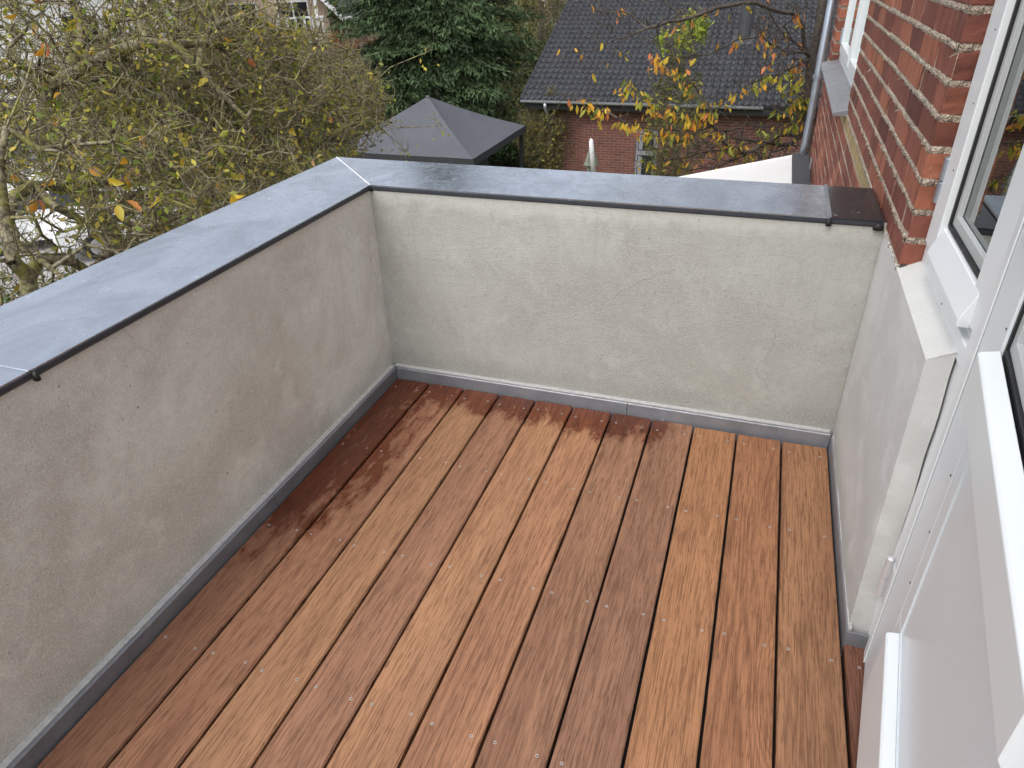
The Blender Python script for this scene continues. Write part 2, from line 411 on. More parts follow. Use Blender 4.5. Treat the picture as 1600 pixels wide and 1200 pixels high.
class MB:
    def __init__(s): s.v = []; s.f = []
    def add(s, vs, fs):
        b = len(s.v); s.v += [tuple(map(float, p)) for p in vs]; s.f += [tuple(b+i for i in f) for f in fs]; return s
    def box(s, x0, x1, y0, y1, z0, z1):
        return s.add([(x0,y0,z0),(x1,y0,z0),(x1,y1,z0),(x0,y1,z0),(x0,y0,z1),(x1,y0,z1),(x1,y1,z1),(x0,y1,z1)],
                     [(0,3,2,1),(4,5,6,7),(0,1,5,4),(1,2,6,5),(2,3,7,6),(3,0,4,7)])
    def prism(s, poly, axis, a, b):
        """extrude a 2-D outline along an axis"""
        n = len(poly)
        def P(p, t): return {'x': (t, p[0], p[1]), 'y': (p[0], t, p[1]), 'z': (p[0], p[1], t)}[axis]
        return s.add([P(p, a) for p in poly]+[P(p, b) for p in poly],
                     [tuple(range(n))[::-1], tuple(range(n, 2*n))]+[(i, (i+1) % n, n+(i+1) % n, n+i) for i in range(n)])
    def tube(s, pts, rad, k=8, cap=True):
        pts = [Vector(p) for p in pts]; rad = rad if hasattr(rad, '__len__') else [rad]*len(pts)
        rings = []; prev = None
        for i, p in enumerate(pts):
            d = (pts[min(i+1, len(pts)-1)]-pts[max(i-1, 0)]).normalized()
            u = d.orthogonal().normalized() if prev is None else (prev - d*prev.dot(d)).normalized()
            prev = u; w = d.cross(u)
            rings.append([p+(u*math.cos(2*math.pi*j/k)+w*math.sin(2*math.pi*j/k))*rad[i] for j in range(k)])
        vs = [q for r in rings for q in r]
        fs = [(i*k+j, i*k+(j+1) % k, (i+1)*k+(j+1) % k, (i+1)*k+j) for i in range(len(pts)-1) for j in range(k)]
        if cap: fs += [tuple(range(k))[::-1], tuple((len(pts)-1)*k+j for j in range(k))]
        return s.add(vs, fs)
    def mesh(s, name, bevel=0, seg=1, sm=False):
        me = bpy.data.meshes.new(name); me.from_pydata(s.v, [], s.f)
        bm = bmesh.new(); bm.from_mesh(me)
        bmesh.ops.recalc_face_normals(bm, faces=bm.faces)
        if bevel: bmesh.ops.bevel(bm, geom=bm.edges[:], offset=bevel, segments=seg, affect='EDGES', clamp_overlap=True)
        bm.to_mesh(me); bm.free()
        if sm: smooth(me)
        return me
def bulk(name, verts, faces, k, tint=None, sm=False):
    """fast mesh of equal polygons; verts (n,3), faces (m,k)"""
    verts = np.asarray(verts, np.float32); faces = np.asarray(faces, np.int32)
    me = bpy.data.meshes.new(name); me.vertices.add(len(verts)); me.vertices.foreach_set('co', verts.ravel())
    me.loops.add(faces.size); me.loops.foreach_set('vertex_index', faces.ravel())
    me.polygons.add(len(faces)); me.polygons.foreach_set('loop_start', np.arange(len(faces), dtype=np.int32)*k)
    me.update(calc_edges=True)
    if tint is not None:
        a = me.attributes.new('tint', 'FLOAT_COLOR', 'POINT')
        a.data.foreach_set('color', np.concatenate([tint, np.ones((len(tint), 1))], 1).astype(np.float32).ravel())
    if sm: smooth(me)
    return me

# ================================================================== THE BALCONY
ground = tag(link('ground', MB().add([(-320,-320,-4.2),(320,-320,-4.2),(320,420,-4.2),(-320,420,-4.2)], [(0,1,2,3)]).mesh('ground'), M['ground']), kind='structure', label='lawn and leaf litter of the gardens far below the balcony')

# --- deck: dark underlay with each board on it
DEPTH = -2.9
deck = tag(link('deck', MB().box(-.02, 1.9, DEPTH, .02, -.12, -.045).mesh('deck'), M['gap_dark']), kind='structure', label='hardwood deck of the balcony')
BOARDS = [((0.233,0.114,0.068),0.75), ((0.281,0.138,0.080),0.55), ((0.316,0.166,0.089),0.45), ((0.266,0.135,0.080),0.35), ((0.324,0.168,0.089),0.35), ((0.306,0.150,0.082),0.40), ((0.260,0.134,0.079),1.00), ((0.235,0.119,0.072),0.30), ((0.313,0.151,0.073),0.75), ((0.292,0.134,0.067),0.95), ((0.281,0.140,0.072),1.00), ((0.161,0.068,0.041),0.25)]
def board_mesh(w, L):
    return MB().box(-w/2, w/2, -L, 0, -.028, 0).mesh('plank', .0028, 2)
screw_me = None
def screw_mesh():
    b = MB(); k = 10
    R = [(.0040, .0004), (.0036, .0013), (.0021, .0011), (.0016, -.0012)]
    vs = [(r*math.cos(2*math.pi*j/k), r*math.sin(2*math.pi*j/k), h) for r, h in R for j in range(k)]
    fs = [(i*k+j, i*k+(j+1) % k, (i+1)*k+(j+1) % k, (i+1)*k+j) for i in range(3) for j in range(k)]+[tuple(3*k+j for j in range(k))]
    me = b.add(vs, fs).mesh('screw'); me.materials.append(M['screw']); me.materials.append(M['screw_dark'])
    for p in me.polygons:
        if p.center.xy.length < .0018: p.material_index = 1
    return me
screw_me = screw_mesh()
ROWS = [-.069, -.473, -.912, -1.354, -1.80, -2.24, -2.68]
bm_full = board_mesh(.1422, 2.88)
for i, (c, fig) in enumerate(BOARDS):
    if i < 11:
        xc = .15*i+.075; y0 = [-.004, -.003, -.003, -.004, -.003, -.005, -.004, -.006, -.010, -.013, -.012][i]
        o = link('plank', bm_full, M['wood'], deck, (xc, y0, random.uniform(-.0008, .0008)))
        sx = [-.048, .048]
    else:
        o = link('plank', board_mesh(.050, 2.05), M['wood'], deck, (1.6805, -.848, -.001)); xc = 1.6805; y0 = -.848; sx = [0.004]
        o['label'] = 'narrow dark filler board beside the door frame'
    o.color = (*c, 1); o['figure'] = fig
    for ry in ROWS:
        if i == 11 and ry > -.9: continue
        for s in sx:
            link('screw', screw_me, None, o, (s+random.uniform(-.002, .002), ry+random.uniform(-.004, .004)-y0, .0004), (0, 0, random.uniform(0, 3)))

# --- parapet walls; faces get a fine uneven grid so the render is not dead flat
def lumpy_panel(P0, U, V, nu, nv, amp, seed):
    """grid from P0 spanning U and V, displaced along the normal"""
    r = np.random.default_rng(seed); U = np.array(U, float); V = np.array(V, float); N = np.cross(U, V); N /= np.linalg.norm(N)
    k = r.uniform(1.5, 9, (14, 2)); ph = r.uniform(0, 6.28, 14); am = r.uniform(.3, 1, 14)
    u = np.linspace(0, 1, nu+1); v = np.linspace(0, 1, nv+1); uu, vv = np.meshgrid(u, v, indexing='ij')
    lu, lv = np.linalg.norm(U), np.linalg.norm(V)
    h = sum(am[i]*np.sin(k[i, 0]*uu*lu*2+k[i, 1]*vv*lv*2+ph[i]) for i in range(14))/14*amp
    h = h*np.minimum(1, np.minimum(np.minimum(uu, 1-uu)*lu, np.minimum(vv, 1-vv)*lv)/.03)
    P = np.array(P0, float)+uu[..., None]*U+vv[..., None]*V+h[..., None]*N
    idx = np.arange((nu+1)*(nv+1)).reshape(nu+1, nv+1)
    F = np.stack([idx[:-1, :-1], idx[1:, :-1], idx[1:, 1:], idx[:-1, 1:]], -1).reshape(-1, 4)
    return P.reshape(-1, 3), F
WX, WY, WTOP, CT = -.028, .028, .7795, .7853      # inner faces, wall top, coping top
CI, CO = -.024, -.374                            # coping inner and outer edge
def wall_mesh(name, panel, box):
    P, F = panel; b = MB(); b.v = [tuple(p) for p in P]; b.f = [tuple(f) for f in F]
    me = bpy.data.meshes.new(name)
    n = len(b.v); x0, x1, y0, y1, z0, z1 = box
    b.box(*box)
    me.from_pydata(b.v, [], b.f); smooth(me); return me
left_wall = tag(link('parapet_wall', wall_mesh('left_wall', lumpy_panel((WX, DEPTH, -.10), (0, -DEPTH+WY, 0), (0, 0, WTOP+.10), 150, 44, .004, 3),
     (-.345, WX-.006, DEPTH, .345, -4.2, WTOP)), M['plaster_left']), 'low grey rendered parapet wall on the left, damp and brownish, under pale coping', 'wall', 'balcony parapet walls')
back_wall = tag(link('parapet_wall', wall_mesh('back_wall', lumpy_panel((WX, WY, -.10), (1.70, 0, 0), (0, 0, WTOP+.10), 90, 44, .004, 5),
     (WX-.004, 1.655, WY+.006, .343, -4.2, WTOP-.001)), M['plaster_back']), 'low grey rendered parapet wall across the far end, between left wall and brick house', 'wall', 'balcony parapet walls')
def coping_panel(poly, parent, mat, drops, name='coping_panel', thick=.0015):
    """folded sheet: a top and turned-down edges with a drip"""
    top = child(name, MB().prism(poly, 'z', CT-.004, CT).mesh(name), mat, parent)
    b = MB()
    for (p, q) in drops:
        p = np.array(p); q = np.array(q); d = (q-p)/np.linalg.norm(q-p); n = np.array([d[1], -d[0]])
        w = .003
        b.add([(*p, CT-.0045), (*q, CT-.0045), (*(q-n*w), CT-.0045), (*(p-n*w), CT-.0045), (*p, CT-.014), (*q, CT-.014), (*(q-n*w), CT-.014), (*(p-n*w), CT-.014)],
              [(0,1,2,3),(4,7,6,5),(0,4,5,1),(1,5,6,2),(2,6,7,3),(3,7,4,0)])
        e = n*.007                                     # the drip kicks out a little
        b.add([(*p, CT-.013), (*q, CT-.013), (*(q+e), CT-.019), (*(p+e), CT-.019), (*(p+e*.6), CT-.021), (*(q+e*.6), CT-.021), (*(q-n*w), CT-.014), (*(p-n*w), CT-.014)],
              [(0,3,2,1),(3,4,5,2),(4,7,6,5)])
    child('drip_edge', b.mesh('drip_edge'), M['drip'], top)
    return top
SL = -1.360                                          # joint on the left wall
coping_panel([(CI, SL+.001), (CI, -CI-.0006), (CO, -CO-.0006), (CO, SL+.001)], left_wall, M['coping'], [((CI, -CI-.001), (CI, SL+.001)), ((CO, SL+.001), (CO, -CO))])
coping_panel([(CI, DEPTH), (CI, SL-.001), (CO, SL-.001), (CO, DEPTH)], left_wall, M['coping'], [((CI, SL-.001), (CI, DEPTH)), ((CO, DEPTH), (CO, SL-.001))])
SR = 1.506
coping_panel([(CI+.0012, -CI), (SR, -CI), (SR, -CO), (CO+.0012, -CO)], back_wall, M['coping'], [((SR, -CI), (CI+.001, -CI)), ((CO, -CO), (SR, -CO))])
coping_panel([(SR+.002, -CI), (1.652, -CI), (1.652, -CO), (SR+.002, -CO)], back_wall, M['coping_end'], [((1.652, -CI), (SR+.002, -CI)), ((SR, -CO), (1.652, -CO))])
# mitre joint, seams, black corner notches
b = MB(); d = np.array([CO-CI, CI-CO]); d = d/np.linalg.norm(d); n = np.array([-d[1], d[0]])*.0016
b.add([(CI+n[0], -CI+n[1], CT+.0003), (CI-n[0], -CI-n[1], CT+.0003), (CO-n[0], -CO-n[1], CT+.0003), (CO+n[0], -CO+n[1], CT+.0003)]+[(CI, -CI, CT+.0022), (CO, -CO, CT+.0022)], [(0,4,5,3),(4,1,2,5),(0,1,4),(2,3,5)])
child('mitre_seam', b.mesh('mitre_seam'), M['white_plain'], back_wall)
child('seam_strip', MB().prism([(SR-.0055, CT+.0004), (SR-.004, CT+.004), (SR+.004, CT+.004), (SR+.0055, CT+.0004)], 'y', -CI-.002, -CO).mesh('seam'), M['skirt'], back_wall)
child('seam_strip', MB().prism([(SL-.004, CT+.0004), (SL-.002, CT+.0022), (SL+.002, CT+.0022), (SL+.004, CT+.0004)], 'x', CO, CI+.002).mesh('seam'), M['coping'], left_wall)
def notch(x, y, z, r, parent):
    m = MB(); rr = random.Random(int(x*1000)); vs = []
    for k in range(3):
        for j in range(7):
            a = j/7*6.283; q = r*rr.uniform(.7, 1.2)*(1, .95, .35)[k]
            vs.append((x+q*math.cos(a), y+q*.6*math.sin(a), z+(-.010, .004, .010)[k]))
    fs = [(k*7+j, k*7+(j+1) % 7, (k+1)*7+(j+1) % 7, (k+1)*7+j) for k in range(2) for j in range(7)]+[tuple(14+j for j in range(7)), tuple(6-j for j in range(7))]
    child('sealant_blob', m.add(vs, fs).mesh('blob', 0, 1, True), M['black'], parent)
notch(CI+.002, -CI-.003, CT-.012, .006, back_wall); notch(SR, -CI-.006, CT-.014, .009, back_wall)
notch(1.640, -CI-.004, CT-.016, .015, back_wall); notch(CI+.006, SL+.004, CT-.013, .010, left_wall)
# zinc skirting strips with a pale top lip
def skirt(poly_len, axis, parent, face, lip, lo, hi, h=.047):
    b = MB()
    if axis == 'x': b.prism([(face, -.06), (face, h-.003), (face+.003, h), (lip, h), (lip, -.06)], 'x', lo, hi)
    else: b.prism([(face, -.06), (face, h-.003), (face-.003 if lip < face else face+.003, h), (lip, h), (lip, -.06)], 'y', lo, hi)
    return child('skirting_strip', b.mesh('skirting_strip'), M['skirt'], parent)
for lo, hi in ((.0005, .952), (.954, 1.650)): skirt(0, 'x', back_wall, .001, .031, lo, hi)
for lo, hi in ((-.8305, -.0005), (DEPTH, -.8325)): skirt(0, 'y', left_wall, -.001, -.031, lo, hi)
child('sealant_bead', MB().prism([(.0105, .0475), (.0105, .0500), (.0275, .0515), (.0275, .0475)], 'x', -.012, 1.648).mesh('bead'), M['sealant'], back_wall)
child('sealant_bead', MB().prism([(-.0105, .0475), (-.0105, .0500), (-.0275, .0515), (-.0275, .0475)], 'y', DEPTH, .010).mesh('bead'), M['sealant'], left_wall)

# ================================================================== THE BRICK HOUSE
HX, YB, YE = 1.66, -.27, 4.24            # outer face, reveal of the near window, far corner
house = tag(empty('brick_house', (2.2, 1.5, -4.2)), 'red brick house wall on the right with white door and windows', 'house')
FW0, FW1, FZ = 1.88, 3.80, .792          # far window opening
core = MB()
core.box(HX+.0035, 1.86, FW1+.007, YE-.006, -4.2, 3.4).box(HX+.0035, 1.86, YB+.0015, FW0-.007, .760, 3.4).box(HX+.0035, 1.86, FW0, FW1, -4.2, FZ-.03).box(HX+.0035, 1.86, .345, FW0, -4.2, .760).box(HX+.0035, 1.86, FW0, FW1, 2.1, 3.4)
core.box(1.86, 7.0, YE-.30, YE-.006, -4.2, 3.4)
child('wall', core.mesh('wall'), M['mortar'], house)
# wavy mortar beds of the part one can see closely
vs, fs = [], []
rr = np.random.default_rng(4)
for k in range(-1, 12):
    zc = BRZ0+COURSE*k-JOINT/2; y0 = YB-.0005 if k >= 0 else .36; n = int((1.85-y0)/.007)
    if k < 0: continue
    yy = np.linspace(y0, 1.85, n)
    off = rr.normal(.0004, .0032, (n, 2)).clip(-.005, .008); wz = rr.normal(0, .0020, (n, 2))
    base_i = len(vs)
    for j in range(n):
        vs += [(HX+.0075, yy[j], zc-JOINT/2-.002), (HX+.001-off[j, 0], yy[j], zc-JOINT/2+.0015+wz[j, 0]), (HX+.001-off[j, 1], yy[j], zc+JOINT/2-.0015+wz[j, 1]), (HX+.0075, yy[j], zc+JOINT/2+.002)]
    for j in range(n-1):
        for q in range(3): a = base_i+j*4+q; fs.append((a, a+4, a+5, a+1))
for k in range(0, 12):
    zc = BRZ0+COURSE*k-JOINT/2
    b0 = len(vs); x0, x1, y0, y1, z0, z1 = HX+.0022, HX+.03, YB+.0008, YB+.03, zc-JOINT/2-.003, zc+JOINT/2+.003
    vs += [(x0,y0,z0),(x1,y0,z0),(x1,y1,z0),(x0,y1,z0),(x0,y0,z1),(x1,y0,z1),(x1,y1,z1),(x0,y1,z1)]
    fs += [tuple(b0+q for q in f) for f in ((0,3,2,1),(4,5,6,7),(0,1,5,4),(1,2,6,5),(2,3,7,6),(3,0,4,7))]
child('mortar_bed', bulk('mortar_bed', vs, fs, 4, None, True), M['mortar'], house)
# bricks
def brick_mesh(L, seed, Dp=.100):
    r = random.Random(seed); b = MB().box(-L/2, L/2, 0, Dp, -.0291, .0291); me = b.mesh('brick', .0022, 1)
    for v in me.vertices:
        v.co.x += r.uniform(-.0016, .0016); v.co.z += r.uniform(-.0018, .0018)
        if v.co.y < .05: v.co.y += r.uniform(-.0012, .0022)
    me.materials.append(M['brick']); return me
full_b = [brick_mesh(BLEN-JOINT, s) for s in range(6)]; half_b = [brick_mesh(BLEN/2-JOINT, 20+s) for s in range(3)]
spec = []
for k in range(-68, 36):
    zc = BRZ0+COURSE*k+(COURSE-JOINT)/2
    y = YB - (BLEN/2 if k % 2 else 0); 
    while y < YE-.02:
        a, c_ = y, y+BLEN-JOINT
        a = max(a, YB); c_ = min(c_, YE)
        y += BLEN
        segs = [(a, c_)]
        if FZ-.02 < zc < 2.1:        # cut the far window out
            segs = [(p, min(q, FW0)) for p, q in segs if p < FW0-.012] + [(max(p, FW1), q) for p, q in segs if q > FW1+.012]
        if zc < .76: segs = [(max(p, .35), q) for p, q in segs if q > .38]
        for p, q in segs:
            if q-p > .012: spec.append((p, q, zc, k))
def screen_area(p, q, zc):
    P = np.array([HX, (p+q)/2, zc])-CAM_POS; z = P@FWD
    if z < .1: return 0
    sx = 800+FPX*(P@RIGHT)/z; sy = 600-FPX*(P@UP)/z
    if not (-40 < sx < 1640 and -60 < sy < 420): return 0
    if (p+q)/2 > .35:                  # hidden below the coping?
        t = (CT-CAM_POS[2])/(zc-CAM_POS[2]) if zc < CT else 2
        if t < 1 and CAM_POS[1]+((p+q)/2-CAM_POS[1])*t < .374: return 0
    return (q-p)*.06*abs(P[0])/np.linalg.norm(P)**3
spec = sorted(spec, key=lambda s: -screen_area(*s[:3]))
rest_v, rest_f = [], []
for i, (p, q, zc, k) in enumerate(spec):
    L = q-p
    if i < 300 and screen_area(p, q, zc) > 0:
        me = (full_b if L > .16 else half_b)[(i*7+k) % (6 if L > .16 else 3)]
        o = child('brick', me, None, house, loc=(HX+random.uniform(-.0015, .002), (p+q)/2, zc), rot=(0, 0, -math.pi/2))
        o.scale = (L/((BLEN if L > .16 else BLEN/2)-JOINT), 1, 1)
    else:
        b0 = len(rest_v); x0 = HX+random.uniform(-.001, .002)
        rest_v += [(x0, p, zc-.0291), (x0, q, zc-.0291), (x0, q, zc+.0291), (x0, p, zc+.0291), (x0+.1, p, zc-.0291), (x0+.1, q, zc-.0291), (x0+.1, q, zc+.0291), (x0+.1, p, zc+.0291)]
        rest_f += [(b0, b0+3, b0+2, b0+1), (b0, b0+1, b0+5, b0+4), (b0+1, b0+2, b0+6, b0+5), (b0+2, b0+3, b0+7, b0+6), (b0+3, b0, b0+4, b0+7)]
tag(child('brickwork', bulk('brickwork', rest_v, rest_f, 4), M['brick'], house), kind='stuff')
# rendered plinth below the near window, running to the far parapet
b = MB()
pl = [(.020, -.10), (.020, .757), (-.765, .752), (-.842, -.10)]
P, F = [], []
nu, nv = 60, 46
for i in range(nu+1):
    for j in range(nv+1):
        tz = j/nv; zt = -.10+tz*(.757+.10); ye = -.842+(.077)*tz; yy = .020+(ye-.020)*i/nu
        zz = zt - .004*(i/nu)*tz
        e = min(1, min(i, nu-i)/2, min(j, nv-j)/2)
        P.append((HX-.002+.0028*e*(math.sin(yy*13+zz*7)+math.sin(yy*5-zz*17+1)+.6*math.sin(yy*37+zz*29))*.5, yy, zz))
F = [(i*(nv+1)+j, i*(nv+1)+j+1, (i+1)*(nv+1)+j+1, (i+1)*(nv+1)+j) for i in range(nu) for j in range(nv)]
b.v = P; b.f = F
# ledge on top and end face
TI = lambda i: i*(nv+1)+nv
ns = 40; base = len(b.v)
for i in range(nu+1):
    y = P[TI(i)][1]; 
    b.v += [(HX+.010, y, P[TI(i)][2]+.0055), (1.712, y, P[TI(i)][2]+.026)]
for i in range(nu):
    b.f += [(TI(i), base+2*i, base+2*i+2, TI(i+1)), (base+2*i, base+2*i+1, base+2*i+3, base+2*i+2)]
base2 = len(b.v)
for j in range(nv+1):
    p = P[nu*(nv+1)+j]; b.v += [(HX+.010, p[1]+.001, p[2]+(.0055 if j == nv else 0)), (1.708, p[1]+.004*math.sin(j*.6), p[2]+(.026 if j == nv else 0))]
for j in range(nv):
    b.f += [(nu*(nv+1)+j, nu*(nv+1)+j+1, base2+2*j+2, base2+2*j), (base2+2*j, base2+2*j+2, base2+2*j+3, base2+2*j+1)]
me = bpy.data.meshes.new('plinth'); me.from_pydata(b.v, [], b.f)
bm_ = bmesh.new(); bm_.from_mesh(me); bmesh.ops.remove_doubles(bm_, verts=bm_.verts, dist=1e-5); bmesh.ops.recalc_face_normals(bm_, faces=bm_.faces); bm_.to_mesh(me); bm_.free()
smooth(me)
try: me.set_sharp_from_angle(angle=math.radians(35))
except Exception: pass
plinth = child('rendered_plinth', me, M['plaster_house'], house); plinth['label'] = 'pale grey rendered wall panel below the near window'
child('rubble_joint', MB().box(HX+.004, 1.712, YB-.004, YB+.05, .744, .766).mesh('rubble'), M['roofing'], house)
# skirting round the plinth foot
child('skirting_strip', MB().prism([(HX-.007, -.06), (HX-.007, .040), (HX-.004, .043), (HX+.004, .043), (HX+.004, -.06)], 'y', -.846, -.0015).mesh('skirt'), M['skirt'], house)
child('skirting_strip', MB().prism([(HX-.007, -.06), (HX-.007, .040), (HX-.004, .043), (1.704, .043), (1.704, -.06)], 'y', -.851, -.8465).mesh('skirt'), M['skirt'], house)
child('sealant_bead', MB().prism([(HX-.004, .0435), (HX-.004, .047), (HX+.003, .053), (HX+.003, .0435)], 'y', -.845, -.002).mesh('bead'), M['sealant'], house)

# rooms behind the glass (dim)
child('room', MB().add([(1.9,-3.4,-.02),(6,-3.4,-.02),(6,3.9,-.02),(1.9,3.9,-.02),(1.9,-3.4,2.5),(6,-3.4,2.5),(6,3.9,2.5),(1.9,3.9,2.5)],
      [(0,1,2,3),(7,6,5,4),(1,5,6,2),(0,4,5,1),(3,2,6,7)]).mesh('room'), M['room'], house)
child('curtain', (lambda: (lambda m: m.add([(1.86+.03*math.sin(i*1.3), -.30-.012*i, z) for i in range(18) for z in (.8, 2.2)], [(2*i, 2*i+2, 2*i+3, 2*i+1) for i in range(17)]))(MB()).mesh('curtain', 0, 1, True))(), M['peach_wall'], house)

# near window
FXW = 1.708
def bar(parent, name, x0, x1, y0, y1, z0, z1, mat, bev=.002): return child(name, MB().box(x0, x1, y0, y1, z0, z1).mesh(name, bev, 1), mat, parent)
win = child('window', MB().box(FXW, 1.80, YB-.045, YB-.006, .775, 2.2).box(FXW, 1.80, -.805, YB-.045, .762, .806).box(FXW+.012, 1.80, -.805, YB-.045, .806, .822).mesh('window_frame', .0022, 1), M['paint'], house)
win['label'] = 'white casement window between brick reveal and open door'
bar(win, 'sash', FXW-.010, 1.765, -.400, -.300, .842, 2.15, M['paint'])
bar(win, 'sash', FXW-.002, 1.765, -.812, -.740, .842, 2.15, M['paint'])
child('bottom_rail', MB().prism([(FXW-.022, .836), (FXW-.022, .850), (FXW-.002, .908), (1.76, .912), (1.76, .836)], 'y', -.780, -.401).mesh('rail', .0015, 1), M['paint'], win)
child('gasket', MB().box(FXW+.004, FXW+.020, -.410, -.4008, .914, 2.15).box(FXW+.004, FXW+.020, -.7395, -.728, .914, 2.15).box(FXW+.004, FXW+.020, -.728, -.410, .9125, .921).mesh('gasket'), M['black'], win)
child('reflection_bead', MB().box(FXW+.010, FXW+.0215, -.432, -.4105, .9215, 2.15).box(FXW+.010, FXW+.0215, -.7275, -.432, .9215, .945).mesh('bead', .001, 1), M['bead_grey'], win)  # bead set before the pane, coloured like the reflected stile
child('pane', MB().box(FXW+.0222, FXW+.028, -.7380, -.4045, .913, 2.15).mesh('pane'), M['glass'], win)
hin = child('hinge', MB().box(FXW-.016, FXW-.004, YB-.034, YB-.010, .935, .985).box(FXW-.016, FXW-.004, YB-.034, YB-.010, .987, 1.04).mesh('hinge', .002, 1), M['zinc_pipe'], win)
def dot(parent, x, y, z, r=.0022):
    return child('screw', MB().tube([(x, y, z), (x-.0012, y, z)], [r, r*.8], 8).mesh('screw'), M['screw_dark'], parent)
for zz in (1.03, 1.17, 1.31): dot(win, FXW-.010, -.372, zz)
dot(win, FXW, -.56, .79)

# post between window and door, threshold
post = child('door_frame', MB().box(FXW+.0045, 1.795, -.812, -.70, -.02, .758).box(FXW-.004, 1.80, -.858, -.813, -.02, 2.25).box(FXW+.02, 1.80, -1.9, -.858, -.02, .055).box(FXW, 1.80, -1.93, -1.88, -.02, 2.25).box(FXW+.006, FXW+.012, -.862, -.858, -.02, 2.25).mesh('door_frame', .002, 1), M['paint'], house)
# door, ajar
DH, DA = (1.7005, -.866), math.radians(7.6)
door = link('door', None, None, house); door.empty_display_size = .1
door.location = Vector((DH[0], DH[1], 0))-house.location; door.rotation_euler = (0, 0, -DA)
door['label'] = 'white half-glazed door standing ajar'
# local axes: -y runs along the leaf from the hinge, +x inwards
def dpart(name, m, mat, bev=.002, parent=door): return link(name, m.mesh(name, bev, 1) if bev else m.mesh(name), mat, parent)
dpart('stile', MB().box(0, .050, -.198, 0, .012, 2.08), M['paint_cool'])
dpart('stile', MB().box(.0002, .050, -.2520, -.1985, .353, .842), M['paint_cool'], 0)
dpart('stile', MB().box(0, .050, -.98, -.80, .012, 2.08), M['paint_cool'])
dpart('bottom_rail', MB().box(.0, .050, -.7995, -.1985, .012, .3525), M['paint_cool'])
dpart('lock_rail', MB().box(.0, .050, -.7995, -.1985, .800, .905), M['paint_cool'])
dpart('panel', MB().box(.003, .040, -.7995, -.2540, .354, .790), M['paint_cool'], .002)
dpart('bead', MB().prism([(-.7995, .7915), (-.7995, .7995), (-.2540, .7995), (-.2540, .7915)], 'x', -.006, .010), M['paint'], .002)
dpart('joint', MB().box(.006, .030, -.2539, -.2521, .353, .80), M['gap_dark'], 0)
dpart('weather_board', MB().prism([(-.024, .842), (-.028, .850), (-.028, .921), (-.024, .925), (-.0005, .931), (-.0005, .842)], 'y', -.86, -.2005), M['paint'], .001)
dpart('weather_board', MB().prism([(-.022, .150), (-.022, .342), (-.018, .346), (-.0005, .352), (-.0005, .150)], 'y', -.93, -.2505), M['paint'], .001)
dpart('gasket', MB().box(.004, .016, -.208, -.1985, .906, 2.05).box(.004, .016, -.7995, -.208, .906, .938), M['black'], 0)
dpart('reflection_bead', MB().box(.008, .0175, -.232, -.2085, .9385, 2.05).box(.008, .0175, -.7995, -.232, .9385, .962), M['bead_grey'], .001)  # door glass gets the same painted reflection strip
dpart('pane', MB().box(.018, .024, -.7990, -.1990, .906, 2.05), M['glass'], 0)
dpart('edge_strip', MB().box(-.0035, -.0005, -.040, -.004, .012, 2.08), M['paint'], .001)
for zz in (.42, .55, .68, .80, .96, 1.10, 1.26, 1.42): link('screw', MB().tube([(0, -.183, zz), (-.0012, -.183, zz)], [.0024, .002], 8).mesh('screw'), M['screw_dark'], door)
hm = MB().tube([(-.012, .006, .195), (-.012, .006, .248)], .0085, 12).tube([(-.012, .006, .2495), (-.012, .006, .306), (-.012, .006, .310)], [.0085, .0085, .005], 12).box(-.006, -.001, -.030, .006, .20, .30)
link('hinge', hm.mesh('hinge', 0, 1), M['hinge'], door)

# far window, its sill
fw = child('window', MB().box(1.712, 1.79, FW0+.002, FW0+.06, FZ, 2.09).box(1.712, 1.79, FW1-.06, FW1-.002, FZ, 2.09).box(1.712, 1.79, FW0+.06, FW1-.06, FZ, FZ+.055).box(1.712, 1.79, (FW0+FW1)/2-.03, (FW0+FW1)/2+.03, FZ+.055, 2.09).mesh('frame', .003, 1), M['paint'], house)
fw['label'] = 'white window far along the brick wall above grey sill'
for a, c_ in ((FW0+.063, (FW0+FW1)/2-.033), ((FW0+FW1)/2+.033, FW1-.063)):
    s = child('sash', MB().box(1.700, 1.76, a, a+.05, FZ+.058, 2.09).box(1.700, 1.76, c_-.05, c_, FZ+.058, 2.09).box(1.700, 1.76, a+.05, c_-.05, FZ+.058, FZ+.118).mesh('sash', .003, 1), M['paint'], fw)
    child('pane', MB().box(1.722, 1.728, a+.05, c_-.05, FZ+.118, 2.09).mesh('pane'), M['glass'], fw)
child('hinge', MB().box(1.688, 1.702, FW1-.085, FW1-.062, .90, 1.0).mesh('hinge', .002, 1), M['zinc_pipe'], fw)
for a, c_ in ((FW0-.06, 2.82), (2.823, FW1+.02)):
    child('sill', MB().prism([(1.596, .752), (1.592, .762), (1.596, .768), (1.715, .795), (1.715, .752)], 'y', a, c_).mesh('sill', .0015, 1), M['slate'], house)
# downpipe at the far corner
child('downpipe', MB().tube([(1.615, YE-.02, 3.3), (1.615, YE-.02, .35), (1.612, YE-.03, .12), (1.60, YE-.06, -.02)], .031, 14).mesh('downpipe', 0, 1, True), M['zinc_pipe'], house)
for zz in (.62, 1.75): child('pipe_bracket', MB().tube([(1.615, YE-.02, zz-.014), (1.615, YE-.02, zz+.014)], .041, 14).box(1.64, 1.675, YE-.03, YE-.01, zz-.012, zz+.012).mesh('bracket'), M['zinc_pipe'], house)
child('corner_strip', MB().box(HX-.012, HX-.002, YE-.55, YE-.45, -.6, .10).mesh('strip', .002, 1), M['gutter'], house)

